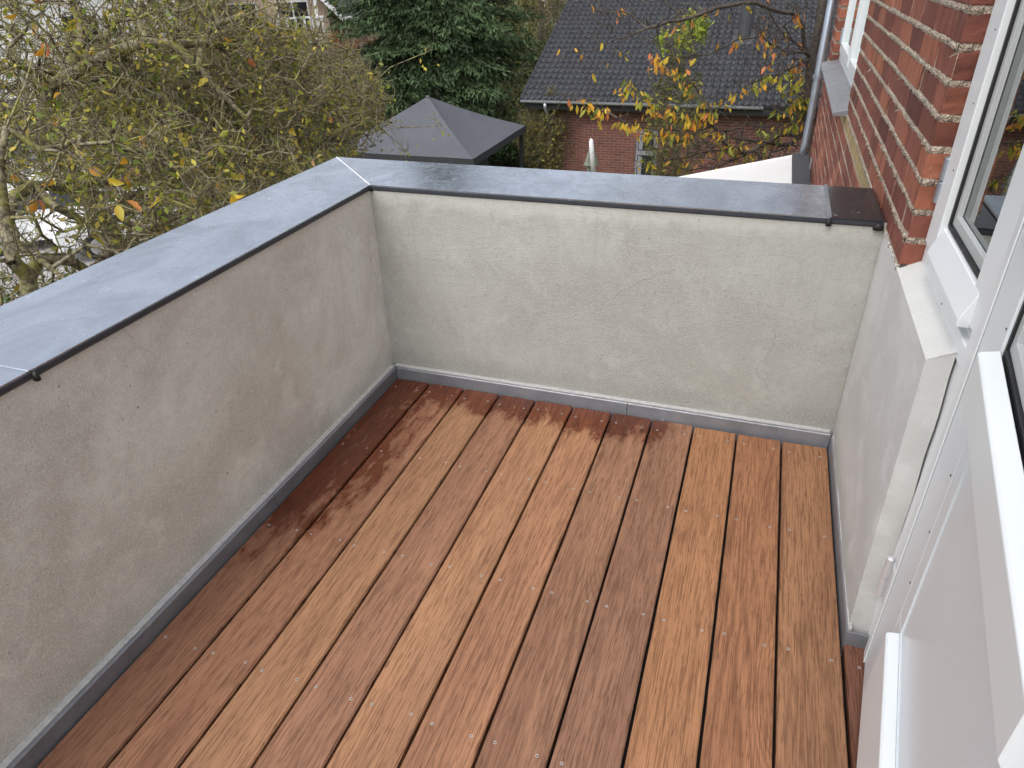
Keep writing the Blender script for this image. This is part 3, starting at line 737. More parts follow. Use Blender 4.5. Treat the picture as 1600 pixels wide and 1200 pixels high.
# white lean-to roof below, with its dark flashing
lean = tag(empty('lean_to_roof', (.4, 3.2, -.8)), 'white lean-to roof sheet beyond the far parapet, below the downpipe', 'roof')
sl_ = (.235)/(.914)
def lz(x): return .005+(x-1.529)*sl_
child('roof_sheet', MB().prism([(1.528, lz(1.528)), (-1.2, lz(-1.2)), (-1.2, lz(-1.2)-.05), (1.528, lz(1.528)-.05)], 'y', .9, 4.20).mesh('sheet', .004, 1), M['white_sheet'], lean)
child('edge_trim', MB().prism([(1.528, lz(1.528)+.012), (-1.2, lz(-1.2)+.012), (-1.2, lz(-1.2)-.06), (1.528, lz(1.528)-.06)], 'y', 4.2005, 4.225).mesh('trim', .003, 1), M['white_plain'], lean)
child('flashing', MB().box(1.530, HX-.004, .9, 4.22, -.12, .034).mesh('flashing', .004, 1), M['roofing'], lean)
for x in (1.4, -1.1): child('post', MB().box(x-.05, x+.05, 4.05, 4.15, -4.2, lz(x)-.055).mesh('post', .004, 1), M['white_plain'], lean)

# ================================================================== NEIGHBOURHOOD
GZ = -4.2
# --- bungalow with dark tiled roof
EY, EZ, EX0, EX1 = 16.9, -1.70, -5.1, 3.2          # eaves line
PIT = math.radians(23.2)
bung = tag(empty('bungalow', (0, 20, GZ)), 'red brick bungalow with dark tiled roof behind the garden', 'house')
WYB = EY+.42
WXs = -4.35                                          # left corner of the brick wall
child('wall', MB().box(WXs, EX1, WYB, WYB+8, GZ, EZ-.10).mesh('wall'), M['far_brick'], bung)
child('wall_pier', MB().box(-3.46, -1.98, WYB-.11, WYB-.002, GZ, EZ-.62).mesh('pier'), M['far_brick'], bung)
child('soffit', MB().box(EX0+.10, EX1, EY+.05, WYB+.01, EZ-.16, EZ-.09).mesh('soffit'), M['soffit'], bung)
child('fascia', MB().box(EX0+.06, EX1, EY+.03, EY+.05, EZ-.24, EZ-.03).mesh('fascia'), M['soffit'], bung)
child('gutter', MB().prism([(EY-.09, EZ-.005), (EY-.085, EZ-.06), (EY-.04, EZ-.095), (EY+.01, EZ-.06), (EY+.015, EZ-.005), (EY+.005, EZ-.005), (EY, EZ-.05), (EY-.04, EZ-.08), (EY-.075, EZ-.05), (EY-.08, EZ-.005)], 'x', EX0, 1.15).mesh('gutter'), M['gutter'], bung)
child('downpipe', MB().tube([(-4.42, EY-.04, EZ-.09), (-4.42, EY-.03, EZ-.2), (-4.40, WYB-.07, EZ-.55), (-4.40, WYB-.07, GZ)], .045, 10).mesh('downpipe', 0, 1, True), M['gutter'], bung)
cp, sp = math.cos(PIT), math.sin(PIT)
roof = child('roof', MB().add([(EX0+.02, EY, EZ-.03), (EX1, EY, EZ-.03), (EX1, EY+8*cp, EZ-.03+8*sp), (EX0+.02, EY+8*cp, EZ-.03+8*sp), (EX0+.02, EY, EZ-.06), (EX1, EY, EZ-.06), (EX1, EY+8*cp, EZ-.06+8*sp), (EX0+.02, EY+8*cp, EZ-.06+8*sp)],
      [(0,1,2,3),(7,6,5,4),(0,4,5,1),(3,2,6,7),(0,3,7,4),(1,5,6,2)]).mesh('roof'), M['tile'], bung)
TW, TE, TL = .168, .262, .31                       # tile cover width, exposure, length
NP = 9
def tile_profile():
    xs = np.linspace(-.012, TW+.004, NP); hh = []
    for x in xs:
        u = (x+.012)/(TW+.016)
        hh.append(.044*math.exp(-((u-.22)/.17)**2) - .004*math.sin(math.pi*max(0, (u-.4)/.6)))
    return xs, np.array(hh)
px_, ph_ = tile_profile()
def tile_arrays():
    vs = []
    for s, lift in ((0.0, .034), (TL, .004)):
        for j in range(NP): vs.append((px_[j], s*cp-(lift+ph_[j])*sp, s*sp+(lift+ph_[j])*cp))
    for j in range(NP): vs.append((px_[j], -(.034+ph_[j]-.032)*sp, (.034+ph_[j]-.032)*cp))   # front lip
    fs = [(j, j+1, NP+j+1, NP+j) for j in range(NP-1)]+[(2*NP+j, 2*NP+j+1, j+1, j) for j in range(NP-1)]
    return np.array(vs), np.array(fs)
tv, tf = tile_arrays()
tile_me = bulk('roof_tile', tv, tf, 4); tile_me.materials.append(M['tile'])
tiles = []
for r in range(30):
    for c_ in range(int((EX1-EX0)/TW)):
        x = EX0+c_*TW; p = np.array([x, EY-.03+r*TE*cp, EZ-.03+r*TE*sp+.012])
        d = p-CAM_POS; z = d@FWD; sx = 800+FPX*(d@RIGHT)/z; sy = 600-FPX*(d@UP)/z
        vis = 0 < sy < 170 and sx < 1275
        tiles.append((-(1000 if vis else 0)+np.linalg.norm(d), p))
tiles.sort(key=lambda t: t[0])
rv, rf = [], []
for i, (_, p) in enumerate(tiles):
    if i < 300:
        o = child('roof_tile', tile_me, None, roof, loc=p+np.array([0, 0, random.uniform(-.003, .003)]))
    else:
        rf.append(tf+len(rv)*len(tv)); rv.append(tv+p+np.array([0, 0, random.uniform(-.003, .003)]))
tag(child('roof_tiling', bulk('roof_tiling', np.concatenate(rv), np.concatenate(rf), 4), M['tile'], roof), kind='stuff')
child('verge_board', MB().add([(EX0-.04, EY-.02, EZ-.10), (EX0+.02, EY-.02, EZ-.10), (EX0+.02, EY+8*cp, EZ-.10+8*sp), (EX0-.04, EY+8*cp, EZ-.10+8*sp), (EX0-.04, EY-.02, EZ+.03), (EX0+.02, EY-.02, EZ+.03), (EX0+.02, EY+8*cp, EZ+.03+8*sp), (EX0-.04, EY+8*cp, EZ+.03+8*sp)],
      [(0,3,2,1),(4,5,6,7),(0,1,5,4),(2,3,7,6),(0,4,7,3),(1,2,6,5)]).mesh('verge'), M['tile'], roof)
vp = EY+3.1*cp; vz = EZ+3.1*sp
child('vent_pipe', MB().tube([(.35, vp, vz-.1), (.35, vp, vz+.95)], .17, 14).tube([(.35, vp, vz+.98), (.35, vp, vz+1.06)], [.20, .20], 14).box(.33, .37, vp-.02, vp+.02, vz+.94, vz+1.0).mesh('vent'), M['far_roof'], roof)
child('vent_apron', MB().prism([(vp-.40, EZ+(vp-.40-EY)*math.tan(PIT)+.045), (vp+.30, EZ+(vp+.30-EY)*math.tan(PIT)+.045), (vp+.30, EZ+(vp+.30-EY)*math.tan(PIT)+.075), (vp-.40, EZ+(vp-.40-EY)*math.tan(PIT)+.075)], 'x', .08, .62).mesh('apron'), M['far_roof'], roof)
for wx in (-2.02,):
    w_ = child('window', MB().box(wx, wx+.62, WYB-.07, WYB-.001, EZ-2.2, EZ-.75).mesh('window'), M['frame_grey'], bung)
    for z0, z1 in ((EZ-1.28, EZ-.85), (EZ-2.1, EZ-1.40)):
        child('pane', MB().box(wx+.10, wx+.52, WYB-.075, WYB-.0705, z0, z1).mesh('pane'), M['car_glass'], w_)
        child('curtain', MB().add([(wx+.12+.012*i, WYB-.0765-.002*(i % 2), z) for i in range(10) for z in (z0+.02, z1-.02)], [(2*i, 2*i+2, 2*i+3, 2*i+1) for i in range(9)]).mesh('curtain'), M['frame_grey'], w_)

# --- gazebo
gc = np.array([-6.55, 14.13]); gh = 1.86; ge, ga = -2.20, -1.24
gaz = tag(empty('gazebo', (*gc, GZ)), 'dark grey fabric gazebo with pyramid roof in the garden', 'gazebo')
corners = [(-gh, -gh), (gh, -gh), (gh, gh), (-gh, gh)]
for k in range(4):
    a = np.array([*corners[k], ge]); c_ = np.array([*corners[(k+1) % 4], ge]); ap = np.array([0, 0, ga])
    vs, fs = [], []; n = 14
    for i in range(n+1):
        t = i/n
        for j in range(n+1):
            s = j/n; e = a*(1-s)+c_*s; p = ap*(1-t)+e*t
            p = p + np.array([0, 0, -.07*math.sin(math.pi*t)*math.sin(math.pi*s) - .05*math.sin(math.pi*t) + .012*math.sin(9*s+k)*t*math.sin(math.pi*s)])
            vs.append((gc[0]+p[0], gc[1]+p[1], p[2]))
    fs = [(i*(n+1)+j, (i+1)*(n+1)+j, (i+1)*(n+1)+j+1, i*(n+1)+j+1) for i in range(n) for j in range(n)]
    child('roof_panel', bulk('roof_panel', vs, fs, 4, None, True), M['canvas'], gaz)
    o1 = a[:2]*1.004; o2 = c_[:2]*1.004
    m = MB(); nv_ = 24
    m.add([(gc[0]+(o1+(o2-o1)*i/nv_)[0], gc[1]+(o1+(o2-o1)*i/nv_)[1], z) for i in range(nv_+1) for z in (ge+.004, ge-.15-.015*abs(math.sin(i*.9)))], [(2*i, 2*i+2, 2*i+3, 2*i+1) for i in range(nv_)])
    child('valance', m.mesh('valance'), M['canvas_dark'], gaz)
    x, y = gc+np.array(corners[k])*.95
    child('post', MB().box(x-.05, x+.05, y-.05, y+.05, GZ, ge-.02).mesh('post', .006, 1), M['post_dark'], gaz)
    if k in (1,):
        m = MB(); L = .9; q0 = gc+np.array(corners[1 if k == 1 else 2])*.955; sgn = 1 if k == 1 else -1
        m.add([(q0[0]+.05*math.sin(i*1.7)+.02, q0[1]+sgn*L*i/30, z) for i in range(31) for z in (ge-.06, GZ+.05)], [(2*i, 2*i+2, 2*i+3, 2*i+1) for i in range(30)])
        child('curtain', m.mesh('curtain', 0, 1, True), M['canvas_dark'], gaz)
child('finial', MB().tube([(*gc, ga-.02), (*gc, ga+.02)], [.06, .03], 10).mesh('finial'), M['canvas'], gaz)

# --- closed parasol by the bungalow
pb = at(928, 214, 15.2)
para = tag(empty('parasol', (pb[0], pb[1], GZ)), 'closed sage green parasol with white pole by the brick wall', 'parasol')
child('pole', MB().tube([(pb[0]+.02, pb[1]-.16, GZ), (pb[0]+.015, pb[1]-.16, pb[2]-.9)], .035, 10).mesh('pole'), M['post_dark'], para)
child('mast', MB().tube([(pb[0]+.06, pb[1]-.16, pb[2]-.75), (pb[0]-.02, pb[1]-.16, pb[2]-.05), (pb[0]-.025, pb[1]-.16, pb[2])], [.05, .045, .02], 12).mesh('mast', 0, 1, True), M['white_plain'], para)
cv = MB(); K = 16; Rz = [(.02, -.08), (.055, -.28), (.105, -.50), (.125, -.56), (.065, -.60), (.085, -1.0), (.105, -1.6), (.08, -1.9)]
cv.add([(pb[0]-.04+r*(1+.28*(j % 2))*math.cos(6.283*j/K), pb[1]+r*(1+.28*(j % 2))*math.sin(6.283*j/K), pb[2]+h) for r, h in Rz for j in range(K)],
       [(i*K+j, i*K+(j+1) % K, (i+1)*K+(j+1) % K, (i+1)*K+j) for i in range(len(Rz)-1) for j in range(K)])
child('canopy', cv.mesh('canopy'), M['parasol'], para)
child('base', MB().prism([(pb[0]+.3*math.cos(a*.524), pb[1]+.3*math.sin(a*.524)) for a in range(12)], 'z', GZ, GZ+.1).mesh('base'), M['post_dark'], para)

# ------------------------------------------------------------------ vegetation builders
def tubes(P0, P1, R0, R1, k):
    P0, P1 = np.asarray(P0), np.asarray(P1); d = P1-P0; L = np.linalg.norm(d, axis=1, keepdims=True)+1e-9; d = d/L
    ref = np.where(np.abs(d[:, 2:3]) > .9, np.array([[1., 0, 0]]), np.array([[0, 0, 1.]]))
    u = np.cross(d, ref); u /= np.linalg.norm(u, axis=1, keepdims=True); w = np.cross(d, u)
    V = []
    for P, R in ((P0, R0), (P1, R1)):
        for j in range(k):
            a = 2*math.pi*j/k; V.append(P+(u*math.cos(a)+w*math.sin(a))*np.asarray(R)[:, None])
    V = np.stack(V, 1)                                    # (n, 2k, 3)
    n = len(P0); base = (np.arange(n)*2*k)[:, None]
    F = np.stack([np.stack([base[:, 0]+j, base[:, 0]+(j+1) % k, base[:, 0]+k+(j+1) % k, base[:, 0]+k+j], -1) for j in range(k)], 1).reshape(-1, 4)
    return V.reshape(-1, 3), F
def join(parts):
    vs, fs, o = [], [], 0
    for v, f in parts: vs.append(v); fs.append(f+o); o += len(v)
    return np.concatenate(vs), np.concatenate(fs)

def grow(nodes, parents, pts, rng, wlen=.35, jit=.12, maxr=.2, tip=.0016, power=2.4, up=0.0):
    """attach points one by one to the nearest point of a skeleton: a spanning tree that looks like a crown.
    nodes/parents: the limbs; returns nodes, parents, radii"""
    n0 = len(nodes); N = n0+3*len(pts)
    X = np.zeros((N, 3)); par = np.full(N, -1); plen = np.zeros(N); X[:n0] = nodes; par[:n0] = parents
    for i in range(n0):
        if par[i] >= 0: plen[i] = plen[par[i]]+np.linalg.norm(X[i]-X[par[i]])
    dist0 = np.min(np.linalg.norm(pts[:, None]-np.asarray(nodes)[None], axis=2), axis=1)
    order = np.argsort(dist0+rng.uniform(0, .1, len(pts))); n = n0
    for q in order:
        p = pts[q]; D = np.linalg.norm(X[:n]-p, axis=1); i = int(np.argmin(D+wlen*.1*plen[:n])); L = D[i]
        if L < .01: continue
        m = max(1, min(3, int(L/.10)))
        a = X[i].copy(); prev = i
        for s in range(1, m+1):
            c = a+(p-a)*s/m
            if s < m: c = c+rng.normal(0, jit*L/m, 3)
            if n >= N: break
            X[n] = c; par[n] = prev; plen[n] = plen[prev]+L/m; prev = n; n += 1
    X = X[:n]; par = par[:n]
    wgt = np.ones(n)
    for i in range(n-1, -1, -1):
        if par[i] >= 0 and par[i] < i: wgt[par[i]] += wgt[i]
    rad = np.minimum(maxr, tip*wgt**(1/power))
    return X, par, rad
def limb(nodes, parents, pts, attach=None, step=.22, rng=RNG, wob=.02):
    """add a polyline to a skeleton, returns the index of its end"""
    prev = attach
    pts = [np.asarray(p, float) for p in pts]
    if prev is None:
        nodes.append(pts[0]); parents.append(-1); prev = len(nodes)-1; seq = pts[1:]
    else: seq = pts
    for p in seq:
        a = nodes[prev]; m = max(1, int(np.linalg.norm(p-a)/step))
        for s in range(1, m+1):
            nodes.append(a+(p-a)*s/m+(rng.normal(0, wob, 3) if s < m else 0)); parents.append(prev); prev = len(nodes)-1
    return prev
def wood_mesh(name, X, par, rad, spurs=0, spur_len=.08, rng=RNG, thick=.012, minr=.0, droop=0.0, only=None):
    idx = np.where(par >= 0)[0]; P0 = X[par[idx]]; P1 = X[idx]; R0 = np.maximum(minr, np.minimum(rad[par[idx]], rad[idx]*1.6)); R1 = np.maximum(minr, rad[idx])
    big = rad[idx] > thick; parts = []
    if big.any():
        dd = P1[big]-P0[big]; dd = dd/(np.linalg.norm(dd, axis=1, keepdims=True)+1e-9)
        parts.append(tubes(P0[big]-dd*R0[big][:, None]*.35, P1[big]+dd*R1[big][:, None]*.45, R0[big], R1[big], 8))
    if (~big).any(): parts.append(tubes(P0[~big], P1[~big], R0[~big], R1[~big], 3))
    if spurs:
        th = np.where(rad < thick*1.5)[0]; s = rng.choice(th, spurs); a = X[s]
        d = rng.normal(0, 1, (spurs, 3)); d /= np.linalg.norm(d, axis=1, keepdims=True); d[:, 2] = d[:, 2]*.8+.25-droop
        L = spur_len*rng.uniform(.35, 1.6, (spurs, 1)); m = a+d*L*.55+rng.normal(0, .12, (spurs, 3))*L; e = a+d*L+rng.normal(0, .18, (spurs, 3))*L
        r = np.maximum(minr, .0028*rng.uniform(.7, 1.3, spurs))
        parts.append(tubes(a, m, r, r*.85, 3)); parts.append(tubes(m, e, r*.85, r*.5, 3))
        f = m+rng.normal(0, .35, (spurs, 3))*L; parts.append(tubes(m, f, r*.7, r*.4, 3))
    v, f = join(parts); return bulk(name, v, f, 4, None, True)
def ellipsoid(n, c, r, rng, shell=.0):
    p = rng.normal(0, 1, (n, 3)); p /= np.linalg.norm(p, axis=1, keepdims=True); p *= (shell+(1-shell)*rng.uniform(0, 1, (n, 1)))**(1/3)
    return np.asarray(c)+p*np.asarray(r)
def cards(C, size, rng, cols, asp=.5, down=0.0, D=None, fold=.25):
    """leaf-shaped four-corner faces with a bent middle; C (n,3); cols list of rgb"""
    n = len(C)
    if D is None: D = rng.normal(0, 1, (n, 3)); D[:, 2] -= down
    D = D/np.linalg.norm(D, axis=1, keepdims=True); A = rng.normal(0, 1, (n, 3)); W = np.cross(D, A); W /= np.linalg.norm(W, axis=1, keepdims=True)+1e-9
    Nn = np.cross(D, W); s = (size*rng.uniform(.6, 1.35, (n, 1)))
    V = np.stack([C, C+D*s*.5+W*s*asp*.5+Nn*s*fold*.2, C+D*s, C+D*s*.5-W*s*asp*.5+Nn*s*fold*.2], 1).reshape(-1, 3)
    F = np.arange(4*n).reshape(n, 4)
    k = np.asarray(cols)[rng.integers(0, len(cols), n)]*rng.uniform(.65, 1.3, (n, 1))
    return V, F, np.repeat(k, 4, 0)
def leaf_mesh(L, W, seed):
    r = random.Random(seed); xs = [0, .22, .5, .78, 1]; ws = [.04, .72, 1, .62, .0]
    vs = []; curl = r.uniform(.05, .3)
    for x, w in zip(xs, ws):
        zc = -curl*L*x*x
        vs += [(-W/2*w, L*x, zc+.25*W*w), (0, L*x, zc), (W/2*w, L*x, zc+.25*W*w)]
    fs = [(3*i+j, 3*i+j+1, 3*i+j+4, 3*i+j+3) for i in range(4) for j in range(2)]
    me = bpy.data.meshes.new('leaf'); me.from_pydata(vs, [], fs); smooth(me); return me
def leaf_set(L, W, keys):
    out = {}
    for k in keys:
        out[k] = []
        for s in range(3):
            me = leaf_mesh(L, W, s); me.materials.append(LEAF[k]); out[k].append(me)
    return out
def put_leaf(parent, me, p, down=.8, rng=random, sc=1.0):
    o = link('leaf', me, None, parent, Vector(p)-parent.location)
    d = Vector((rng.gauss(0, 1), rng.gauss(0, 1), rng.gauss(0, .6)-down*2)).normalized()
    q = d.to_track_quat('Y', 'Z'); o.rotation_mode = 'QUATERNION'
    from mathutils import Quaternion
    o.rotation_quaternion = q @ Quaternion((0, 1, 0), rng.uniform(0, 6.28)); s = sc*rng.uniform(.7, 1.25); o.scale = (s, s, s)
    return o

# ------------------------------------------------------------------ apple trees on the left
def apple_tree(root, crown_sets, limbs, npts, spurs, label, seed, nleaf, leaf_cols, minr=.0026, maxr=.065, tip=.0036):
    rng = np.random.default_rng(seed); nodes, parents = [], []
    ends = []
    limb(nodes, parents, limbs[0], rng=rng)
    for pts in limbs[1:]:
        p0 = np.asarray(pts[0]); i = int(np.argmin(np.linalg.norm(np.array(nodes)-p0, axis=1)))
        limb(nodes, parents, pts[1:], attach=i, rng=rng)
    pts = np.concatenate([ellipsoid(int(npts*w), c, r, rng) for c, r, w in crown_sets])
    X, par, rad = grow(nodes, parents, pts, rng, maxr=maxr, tip=tip, power=2.9)
    t = tag(empty('apple_tree', tuple(root)), label, 'tree', 'lichen covered fruit trees')
    child('branches', wood_mesh('branches', X, par, rad, spurs, .11, rng, minr=minr), M['bark_apple'], t)
    th = np.where(rad < .006)[0]
    ls = leaf_set(.080, .042, leaf_cols.keys()); names = list(leaf_cols); wts = np.array([leaf_cols[k] for k in names]); wts = wts/wts.sum()
    r2 = random.Random(seed)
    for i in rng.choice(th, nleaf):
        k = names[rng.choice(len(names), p=wts)]
        put_leaf(t, ls[k][r2.randrange(3)], X[i], .35, r2)
    cl = rng.choice(th, nleaf*(2 if seed == 21 else 4)); sm = np.repeat(X[cl], 9, 0)+rng.normal(0, .055, (len(cl)*9, 3))
    V, F, T = cards(sm, .040, rng, [(.22, .26, .040), (.32, .32, .050), (.44, .38, .060), (.16, .21, .04), (.38, .29, .06)], .5, .3)
    tag(child('young_leaves', bulk('young_leaves', V, F, 4, T), M['foliage'], t), kind='stuff')
    return t
LC = {'yellow': 5, 'orange': 3, 'green': 4, 'lime': 3, 'pink': 2, 'red': .6}
A = lambda *q: at(*q)
# near tree, its fork shows at the lower left
apple_tree((-2.25, .30, GZ), [((-2.3, .45, .15), (1.25, 1.0, .85), .30), (A(150, 290, 4.6), (.9, .9, .4), .20), (A(330, 290, 5.0), (.8, .7, .35), .20)],
   [[(-2.25, .30, GZ), (-2.2, .22, -1.2), A(48, 500, 4.15), A(44, 432, 4.1)],
    [A(44, 432, 4.1), A(20, 408, 4.0), A(-40, 404, 3.9), A(-120, 380, 3.9)],
    [A(44, 432, 4.1), A(62, 405, 4.2), A(110, 408, 4.3), A(140, 425, 4.5), A(200, 440, 4.9)],
    [A(62, 405, 4.2), A(80, 420, 4.0), A(105, 438, 3.85)],
    [A(20, 408, 4.0), A(8, 340, 4.1), A(25, 305, 4.3), A(50, 290, 4.5), A(150, 284, 4.9), A(260, 280, 5.2)],
    [A(8, 340, 4.1), A(0, 250, 4.0), A(10, 200, 4.1), A(40, 130, 4.3), A(60, 60, 4.4)],
    [A(50, 290, 4.5), A(90, 325, 4.3), A(140, 350, 4.4), A(220, 320, 4.8), A(300, 290, 5.2)],
    [A(140, 425, 4.5), A(190, 380, 4.8), A(260, 350, 5.1), A(330, 310, 5.4)]],
   1200, 3200, 'near apple tree whose mossy fork shows left of the pale coping', 21, 130, LC)
# middle tree: the long arched bough
apple_tree((-3.6, 2.2, GZ), [(A(180, 120, 6.0), (1.3, 1.1, .75), .36), (A(390, 170, 6.2), (1.1, 1.0, .65), .36), (A(300, 70, 6.6), (1.2, .9, .5), .06), (A(520, 170, 6.4), (.50, .6, .40), .06)],
   [[(-3.6, 2.2, GZ), (-3.5, 2.0, -1.0), A(72, 215, 6.2), A(76, 140, 6.0)],
    [A(76, 140, 6.0), A(98, 124, 5.9), A(150, 95, 5.7), A(190, 76, 5.6), A(230, 66, 5.5), A(272, 69, 5.5), A(310, 105, 5.4), A(350, 150, 5.3), A(385, 185, 5.2)],
    [A(76, 140, 6.0), A(62, 118, 5.9), A(30, 102, 5.8), A(-20, 110, 5.7)],
    [A(350, 150, 5.3), A(345, 195, 5.2)],
    [A(272, 69, 5.5), A(330, 68, 5.6), A(390, 74, 5.7)],
    [A(98, 124, 5.9), A(130, 60, 6.0), A(115, 10, 6.1), A(100, -60, 6.2)],
    [A(230, 66, 5.5), A(215, 30, 5.7), A(190, -20, 5.9)],
    [A(72, 215, 6.2), A(160, 235, 5.9), A(175, 218, 5.8), A(215, 212, 5.7), A(280, 194, 5.6), A(325, 205, 5.6)],
    [A(280, 194, 5.6), A(400, 240, 5.8), A(450, 200, 6.0), A(500, 150, 6.1), A(540, 105, 6.2)],
    [A(450, 200, 6.0), A(520, 210, 6.0), A(565, 180, 6.0), A(600, 205, 6.0), A(636, 236, 6.0)],
    [A(500, 150, 6.1), A(560, 150, 6.1), A(610, 105, 6.1), A(665, 82, 6.1)],
    [A(565, 180, 6.0), A(625, 200, 5.9), A(690, 196, 5.9)],
    [A(310, 105, 5.4), A(330, 40, 5.8), A(380, 25, 5.9), A(440, 2, 6.0)]],
   4000, 10000, 'middle apple tree with a long arched bough over the left parapet', 22, 190, LC)
# farther tree behind, towards the gazebo
apple_tree((-6.4, 5.6, GZ), [(A(320, 150, 9.3), (1.9, 1.6, 1.0), .55), (A(440, 160, 9.6), (1.2, 1.3, .80), .30)],
   [[(-6.4, 5.6, GZ), (-6.2, 5.6, -2.2), A(300, 220, 9.5)], [A(300, 220, 9.5), A(400, 150, 9.3), A(520, 100, 9.4)], [A(300, 220, 9.5), A(200, 150, 9.4), A(100, 120, 9.3)], [A(400, 150, 9.3), A(450, 60, 9.5)], [A(300, 220, 9.5), A(500, 200, 9.4), A(560, 190, 9.5)]],
   4000, 9000, 'farther apple tree of fine grey twigs left of the gazebo', 23, 80, LC, minr=.0045, tip=.005, maxr=.10)

# ------------------------------------------------------------------ shrubs and hedges
def shrub(name, loc, r, h, npts, ncards, size, cols, label, cat, seed, bark='bark_shrub', group=None, spurs=0, minr=.003, zoff=None, asp=.5, down=0., tip=.0026):
    rng = np.random.default_rng(seed); nodes, parents = [], []
    loc = np.array([loc[0], loc[1], GZ if zoff is None else zoff])
    limb(nodes, parents, [loc, loc+np.array([0, 0, .25])], rng=rng)
    for k in range(6):
        a = rng.uniform(0, 6.28); limb(nodes, parents, [loc+np.array([math.cos(a)*r[0]*.45, math.sin(a)*r[1]*.45, h*rng.uniform(.45, .8)])], attach=0, rng=rng, step=.3)
    pts = ellipsoid(npts, loc+np.array([0, 0, h*.55]), (r[0], r[1], h*.5), rng)
    X, par, rad = grow(nodes, parents, pts, rng, maxr=.06, tip=tip)
    t = tag(empty(name, tuple(loc)), label, cat, group)
    child('branches', wood_mesh('branches', X, par, rad, spurs, .16, rng, minr=minr), M[bark], t)
    if ncards:
        s = rng.choice(len(X), ncards); V, F, T = cards(X[s]+rng.normal(0, .05, (ncards, 3)), size, rng, cols, asp, down)
        child('crown', bulk('crown', V, F, 4, T), M['foliage'], t)
    return t
OL = [(.115, .110, .030), (.085, .095, .028), (.15, .13, .045), (.07, .085, .03), (.17, .13, .05)]; OL = [tuple(u*1.35 for u in q) for q in OL]
GR = [(.045, .085, .025), (.06, .10, .03), (.035, .065, .025), (.08, .12, .035)]; GR = [tuple(u*1.35 for u in q) for q in GR]
DG = [(.022, .045, .020), (.03, .06, .025), (.04, .07, .03)]; DG = [tuple(u*1.35 for u in q) for q in DG]
YO = [(.20, .165, .03), (.15, .14, .03), (.25, .19, .04), (.11, .12, .03)]; YO = [tuple(u*1.35 for u in q) for q in YO]
BR = [(.26, .12, .05), (.20, .09, .04), (.30, .15, .06), (.16, .09, .04)]; BR = [tuple(u*1.35 for u in q) for q in BR]
sh = 'garden shrubs under the apple trees'
def gp(px, py):                       # a point of the lawn seen at a spot of the photograph
    d = at(px, py, 1.0)-CAM_POS; return CAM_POS+d*((GZ-CAM_POS[2])/d[2])
shrub('shrub', (-6.2, 2.6), (1.5, 1.3), 3.0, 900, 5200, .07, GR, 'dark green shrub below the arched apple bough', 'shrub', 31, group=sh, spurs=1500)
shrub('shrub', (-4.6, 5.0), (1.4, 1.5), 3.0, 900, 4200, .06, OL, 'olive twiggy shrub behind the parapet corner, left of the gazebo', 'shrub', 32, group=sh, spurs=3000)
shrub('shrub', (-8.4, 7.6), (1.9, 1.7), 3.6, 1100, 5200, .07, OL, 'tall olive shrub behind the farther apple tree', 'shrub', 33, group=sh, spurs=3500)
shrub('shrub', (-19.5, 12.0), (1.8, 1.8), 3.0, 900, 4500, .08, GR, 'green shrub in front of the white house', 'shrub', 34, group=sh, spurs=1500)
shrub('shrub', (-9.5, 10.4), (1.9, 1.7), 3.3, 1000, 5200, .07, OL, 'olive shrub left of the gazebo roof', 'shrub', 35, group=sh, spurs=3500)
shrub('shrub', (-3.2, 8.2), (1.5, 1.3), 1.7, 500, 3200, .07, GR, 'low green shrub in front of the gazebo', 'shrub', 36, group=sh)
shrub('shrub', (-13.0, 11.5), (2.4, 2.0), 3.6, 1000, 5200, .09, OL, 'broad olive shrub behind the apple trees', 'shrub', 37, group=sh, spurs=2500)
shrub('beech_hedge', (-13.2, 19.8), (3.6, 1.1), 3.9, 1500, 9000, .09, BR, 'copper brown beech hedge left of the spruce', 'hedge', 38, 'bark_hedge', spurs=3000, minr=.006)
shrub('beech_hedge', (-18.8, 16.2), (3.4, 1.6), 3.6, 1200, 7000, .10, OL+BR[:2], 'olive hedge in front of the gabled house', 'hedge', 39, 'bark_shrub', spurs=3000, minr=.006)
# brush between gazebo and bungalow
shrub('shrub', (-4.55, 17.6), (.9, .9), 2.6, 700, 3200, .07, OL+YO, 'straggly brown brush between gazebo and bungalow', 'shrub', 40, spurs=2500, minr=.004)
shrub('shrub', (-5.6, 19.2), (1.3, 1.1), 2.9, 700, 4200, .08, GR+OL, 'green brush behind the gazebo below the yellow birch', 'shrub', 41, spurs=1500, minr=.004)
shrub('climbing_vine', (-4.30, 17.05), (.34, .22), 2.75, 350, 700, .085, [(.22, .24, .06), (.30, .27, .07), (.12, .15, .04), (.26, .20, .05)], 'leafy vine climbing the downpipe of the bungalow', 'vine', 42, spurs=300, minr=.005)

# the evergreen column before the bungalow
shrub('columnar_shrub', (-.25, 10.9), (.50, .45), 4.75, 1300, 2600, .075, [(.10, .13, .03), (.15, .17, .035), (.07, .10, .028), (.21, .20, .04)], 'tall slim green shrub in front of the bungalow window', 'shrub', 43, spurs=1600, minr=.0032)
rng = np.random.default_rng(77); CC, TT = [], []
for q, n, s in ((at(1094, 45, 12.9), 260, (.10, .12, .17)), (at(1068, 64, 12.9), 220, (.12, .12, .12)), (at(1034, 62, 12.9), 90, (.06, .08, .20)), (at(1078, 30, 12.9), 60, (.05, .05, .10))):
    CC.append(q+rng.normal(0, 1, (n, 3))*np.array(s)*.6)
CC = np.concatenate(CC); V, F, T = cards(CC, .085, rng, [(.33, .40, .06), (.25, .34, .05), (.42, .44, .09)], .5)
tops = bulk('young_tips', V, F, 4, T)
colobj = [o for o in COL.objects if o.name.startswith('columnar_shrub')][0]
tag(child('shoot_tips', tops, M['foliage'], colobj), kind='stuff')

